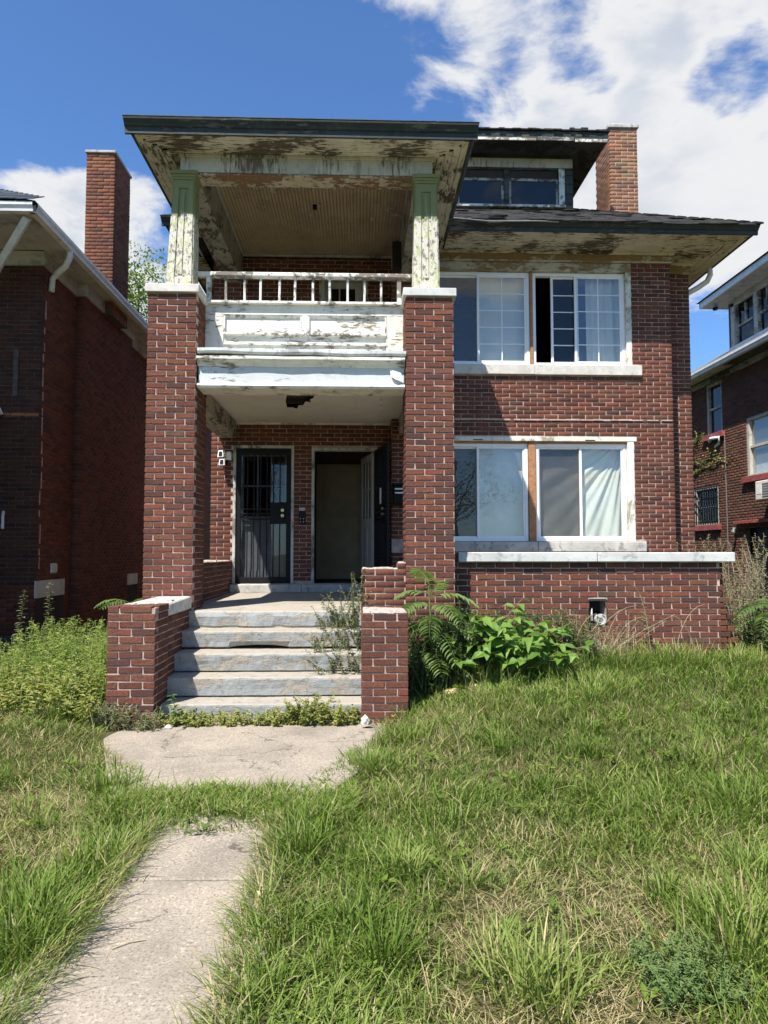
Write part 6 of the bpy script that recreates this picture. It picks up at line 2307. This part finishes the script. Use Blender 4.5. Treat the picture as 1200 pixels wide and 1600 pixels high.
# feathery fronds: each frond a part
def frond(name, th, p0, az, length, rise, droop, mat, nleaf=12, ll=0.16, wl=0.040):
    p0 = Vector(p0)
    h = Vector((math.cos(az), math.sin(az), 0))
    pts = [p0 + h * (length * t * (1 - 0.15 * t)) + Vector((0, 0, rise * length * t - droop * length * t * t)) for t in np.linspace(0, 1, 9)]
    mbf = MB().tube(pts, 0.004, 4, 0.0015)
    P, D, N, L = [], [], [], []
    side = Vector((-h.y, h.x, 0))
    for k in range(nleaf):
        t = 0.18 + 0.82 * k / (nleaf - 1)
        i = min(int(t * 8), 7)
        f = t * 8 - i
        c = pts[i].lerp(pts[i + 1], f)
        tg = (pts[i + 1] - pts[i]).normalized()
        for s in (-1, 1):
            d = side * s + tg * 0.45 + Vector((0, 0, -0.18 + random.gauss(0, 0.08)))
            P.append(c)
            D.append(d)
            N.append(Vector((0, 0, 1)) + side * s * 0.25 + Vector((random.gauss(0, 0.12), random.gauss(0, 0.12), 0)))
            L.append(ll * (0.6 + 0.55 * math.sin(math.pi * (0.15 + 0.8 * t))))
    L = np.array(L)
    V, F3, F4, kk = leaves_arrays(np.array(P), np.array(D), np.array(N), L, L * (wl / ll), 'leaf')
    n0 = len(mbf.v)
    base = random.uniform(0.25, 0.85)
    vv = np.concatenate([np.array(mbf.v), V])
    quads = [f for f in mbf.f if len(f) == 4]
    r = np.concatenate([np.full(n0, 0.6), np.repeat(np.clip(base + RNG.normal(0, 0.08, len(P)), 0, 1), kk)])
    o = fast_mesh(name, vv, [np.array(quads), F4 + n0, F3 + n0], mat, {'rnd': r}, th, loc=tuple(p0))
    return o


th = thing('fern_sapling', (0.72, 7.3, 0.2), 'young tree with long feathery leaves beside the right pier', 'sapling')
MB().tube([(0.76, 7.20, 0.1), (0.74, 7.14, 0.6), (0.70, 7.10, 1.0), (0.69, 7.09, 1.22)], 0.016, 7, 0.006).build('stem', 'stem_green', th)
for (z, az, ln_, rise, droop) in ((1.10, 1.2, 0.42, 0.75, 0.35), (1.12, 2.9, 0.46, 0.40, 0.45), (1.10, 0.0, 0.62, 0.30, 0.45), (1.02, -2.6, 0.55, 0.35, 0.6), (1.0, -0.9, 0.55, 0.3, 0.55), (0.94, 0.3, 0.72, 0.25, 0.5),
                                  (0.90, -1.7, 0.55, 0.3, 0.7), (0.84, -0.4, 0.70, 0.2, 0.55), (0.80, 3.4, 0.40, 0.35, 0.5), (0.74, -1.1, 0.62, 0.25, 0.7), (0.66, -0.2, 0.62, 0.2, 0.6), (0.60, -0.7, 0.60, 0.1, 0.55), (1.2, 2.0, 0.36, 0.9, 0.35), (0.55, -1.4, 0.5, 0.15, 0.5)):
    frond('frond', th, (0.72, 7.22, z), az, ln_ * 0.86, rise, droop, 'leaf_heaven', 12, 0.135, 0.034)
th = thing('fern_sapling', (4.75, 8.1, 0.3), 'feathery green sapling at the far right end of the terrace wall', 'sapling')
MB().tube([(4.78, 8.1, 0.25), (4.76, 8.08, 0.6), (4.75, 8.05, 0.95)], 0.014, 7, 0.006).build('stem', 'stem_green', th)
for (z, az, ln_, rise, droop) in ((0.92, 3.2, 0.5, 0.3, 0.5), (0.85, 3.9, 0.5, 0.25, 0.55), (0.80, -1.6, 0.5, 0.3, 0.5), (0.75, 2.7, 0.45, 0.3, 0.5), (0.7, -0.7, 0.5, 0.3, 0.55), (0.65, 4.3, 0.52, 0.2, 0.5), (0.95, 0.3, 0.5, 0.4, 0.5), (0.9, 1.4, 0.4, 0.6, 0.4)):
    frond('frond', th, (4.76, 8.08, z), az, ln_, rise, droop, 'leaf_heaven', 10, 0.12, 0.036)
th = thing('fern_sapling', (-2.75, 8.8, 0.2), 'small arching sapling behind the left cheek wall beside the pier', 'sapling')
MB().tube([(-2.75, 8.8, 0.15), (-2.76, 8.8, 0.6), (-2.78, 8.8, 0.95)], 0.012, 6, 0.005).build('stem', 'stem_green', th)
for (z, az, ln_, rise, droop) in ((0.92, 3.1, 0.5, 0.5, 0.55), (0.9, -2.3, 0.45, 0.5, 0.5), (0.88, 0.2, 0.5, 0.45, 0.5), (0.85, -0.9, 0.45, 0.5, 0.5), (0.8, 2.4, 0.45, 0.4, 0.5), (0.9, 1.2, 0.4, 0.6, 0.5), (0.75, -1.6, 0.45, 0.35, 0.5)):
    frond('frond', th, (-2.77, 8.8, z), az, ln_, rise, droop, 'leaf_heaven', 10, 0.10, 0.026)

# ------------------------------------------------------------------ stones and litter
def stone(name, c, r, mat, label, cat, seed, group=None):
    import bmesh
    b = bmesh.new()
    bmesh.ops.create_icosphere(b, subdivisions=2, radius=1.0)
    for v in b.verts:
        n = mnoise.noise(v.co * 1.6 + Vector((seed * 3.1, seed, 0))) * 0.35
        v.co = v.co * (1 + n)
        v.co = Vector((v.co.x * r[0], v.co.y * r[1], v.co.z * r[2]))
    me = bpy.data.meshes.new(name)
    b.to_mesh(me)
    b.free()
    me.materials.append(MATS[mat])
    o = bpy.data.objects.new(name, me)
    o.location = c
    link(o)
    return tag(o, label, cat, group)


stone('stone', (0.92, 6.92, 0.19), (0.10, 0.08, 0.05), 'rock', 'smaller tan field stone left of its larger twin in the grass', 'stone', 2)
stone('stone', (1.12, 6.98, 0.21), (0.13, 0.09, 0.055), 'rock', 'larger flat tan field stone in the grass below the bush', 'stone', 3)
for k, (x, y, rx) in enumerate(((2.38, 7.95, 0.10), (2.56, 7.92, 0.075), (2.72, 7.86, 0.085), (2.88, 7.82, 0.07), (2.98, 7.84, 0.055))):
    stone('rubble_piece', (x, y, float(ground_h(x, y)) + 0.09 - 0.02 * k), (rx, 0.06, 0.03), 'rubble', ('largest whitish rubble piece, nearest the broad-leaved bush', 'whitish rubble piece second from the broad-leaved bush', 'whitish rubble piece in the middle of the row under the vent', 'whitish rubble piece second last in the row, away from the bush', 'smallest whitish rubble piece, farthest from the bush')[k], 'rubble', 5 + k, 'rubble under the vent')
stone('pebble', (-0.455, 3.26, 0.03), (0.016, 0.014, 0.012), 'limestone', 'small white pebble on the right edge of the walk', 'pebble', 11)
stone('pebble', (-1.66, 6.32, 0.03), (0.03, 0.025, 0.02), 'limestone', 'small white chip at the left foot of the steps', 'pebble', 12)
stone('stone', (0.05, 6.40, 0.05), (0.04, 0.03, 0.05), 'rubble', 'pale pinkish stone chip at the base of the right pillar', 'stone', 13)
lf_ = MB().add([(0.02, 6.28, 0.02), (0.10, 6.25, 0.045), (0.13, 6.30, 0.03), (0.06, 6.33, 0.02)], [(0, 1, 2, 3)]).build('dead_leaf', 'bark')
tag(lf_, 'curled dark dead leaf on the landing near the right pillar', 'leaf')
tw_ = MB().tube([(-0.95, 2.86, 0.018), (-0.90, 2.90, 0.022), (-0.84, 2.92, 0.018)], 0.003, 4).build('twig', 'stem_dry')
tag(tw_, 'thin dry twig lying on the near walk slab', 'twig')


# ------------------------------------------------------------------ trees
def tree(x, y, h, r, label, n=9000, mat='leaf_tree', cz=0.66):
    th = thing('tree', (x, y, 0), label, 'tree')
    tr = MB()
    tr.tube([(x, y, -0.1), (x + 0.1, y, h * 0.25), (x - 0.05, y + 0.1, h * 0.5), (x, y, h * 0.8)], 0.22 * h / 9, 9, 0.05)
    cl = []
    for k in range(26):
        u = Vector((random.gauss(0, 1), random.gauss(0, 1), random.gauss(0, 0.8))).normalized() * (random.random() ** 0.45)
        c = Vector((x + u.x * r, y + u.y * r, h * cz + u.z * h * 0.32))
        cl.append((c, random.uniform(0.25, 0.42) * r))
        a = Vector((x, y, h * random.uniform(0.3, 0.6)))
        tr.tube([a, a.lerp(c, 0.5) + Vector((0, 0, 0.2)), c], 0.06, 5, 0.015)
    tr.build('trunk', 'bark', th, smooth=True)
    P, R = [], []
    for _ in range(n):
        c, rr_ = random.choice(cl)
        u = Vector((random.gauss(0, 1), random.gauss(0, 1), random.gauss(0, 1))).normalized() * rr_ * random.random() ** 0.4
        P.append(c + u)
        R.append(min(1, max(0, random.gauss(0.45, 0.22))))
    D = unit(RNG.normal(0, 1, (n, 3)))
    N = unit(RNG.normal(0, 0.6, (n, 3)) + np.array([0, 0, 1]))
    leaf_cloud('crown', mat, th, np.array(P), D, N, RNG.uniform(0.08, 0.15, n) * (r / 3) ** 0.3, 0.07, 'diamond', loc=(x, y, 0), rnd=np.array(R))


tree(-8.0, 25.5, 11.8, 3.6, 'leafy tree rising behind the left house beside the porch pier', 26000, 'leaf_weed')
tree(-9.0, -27.0, 9.5, 3.6, 'street tree across the road, mirrored in the windows', 6000)
tree(7.0, -30.0, 10.5, 4.2, 'larger street tree across the road behind the viewer', 6000)
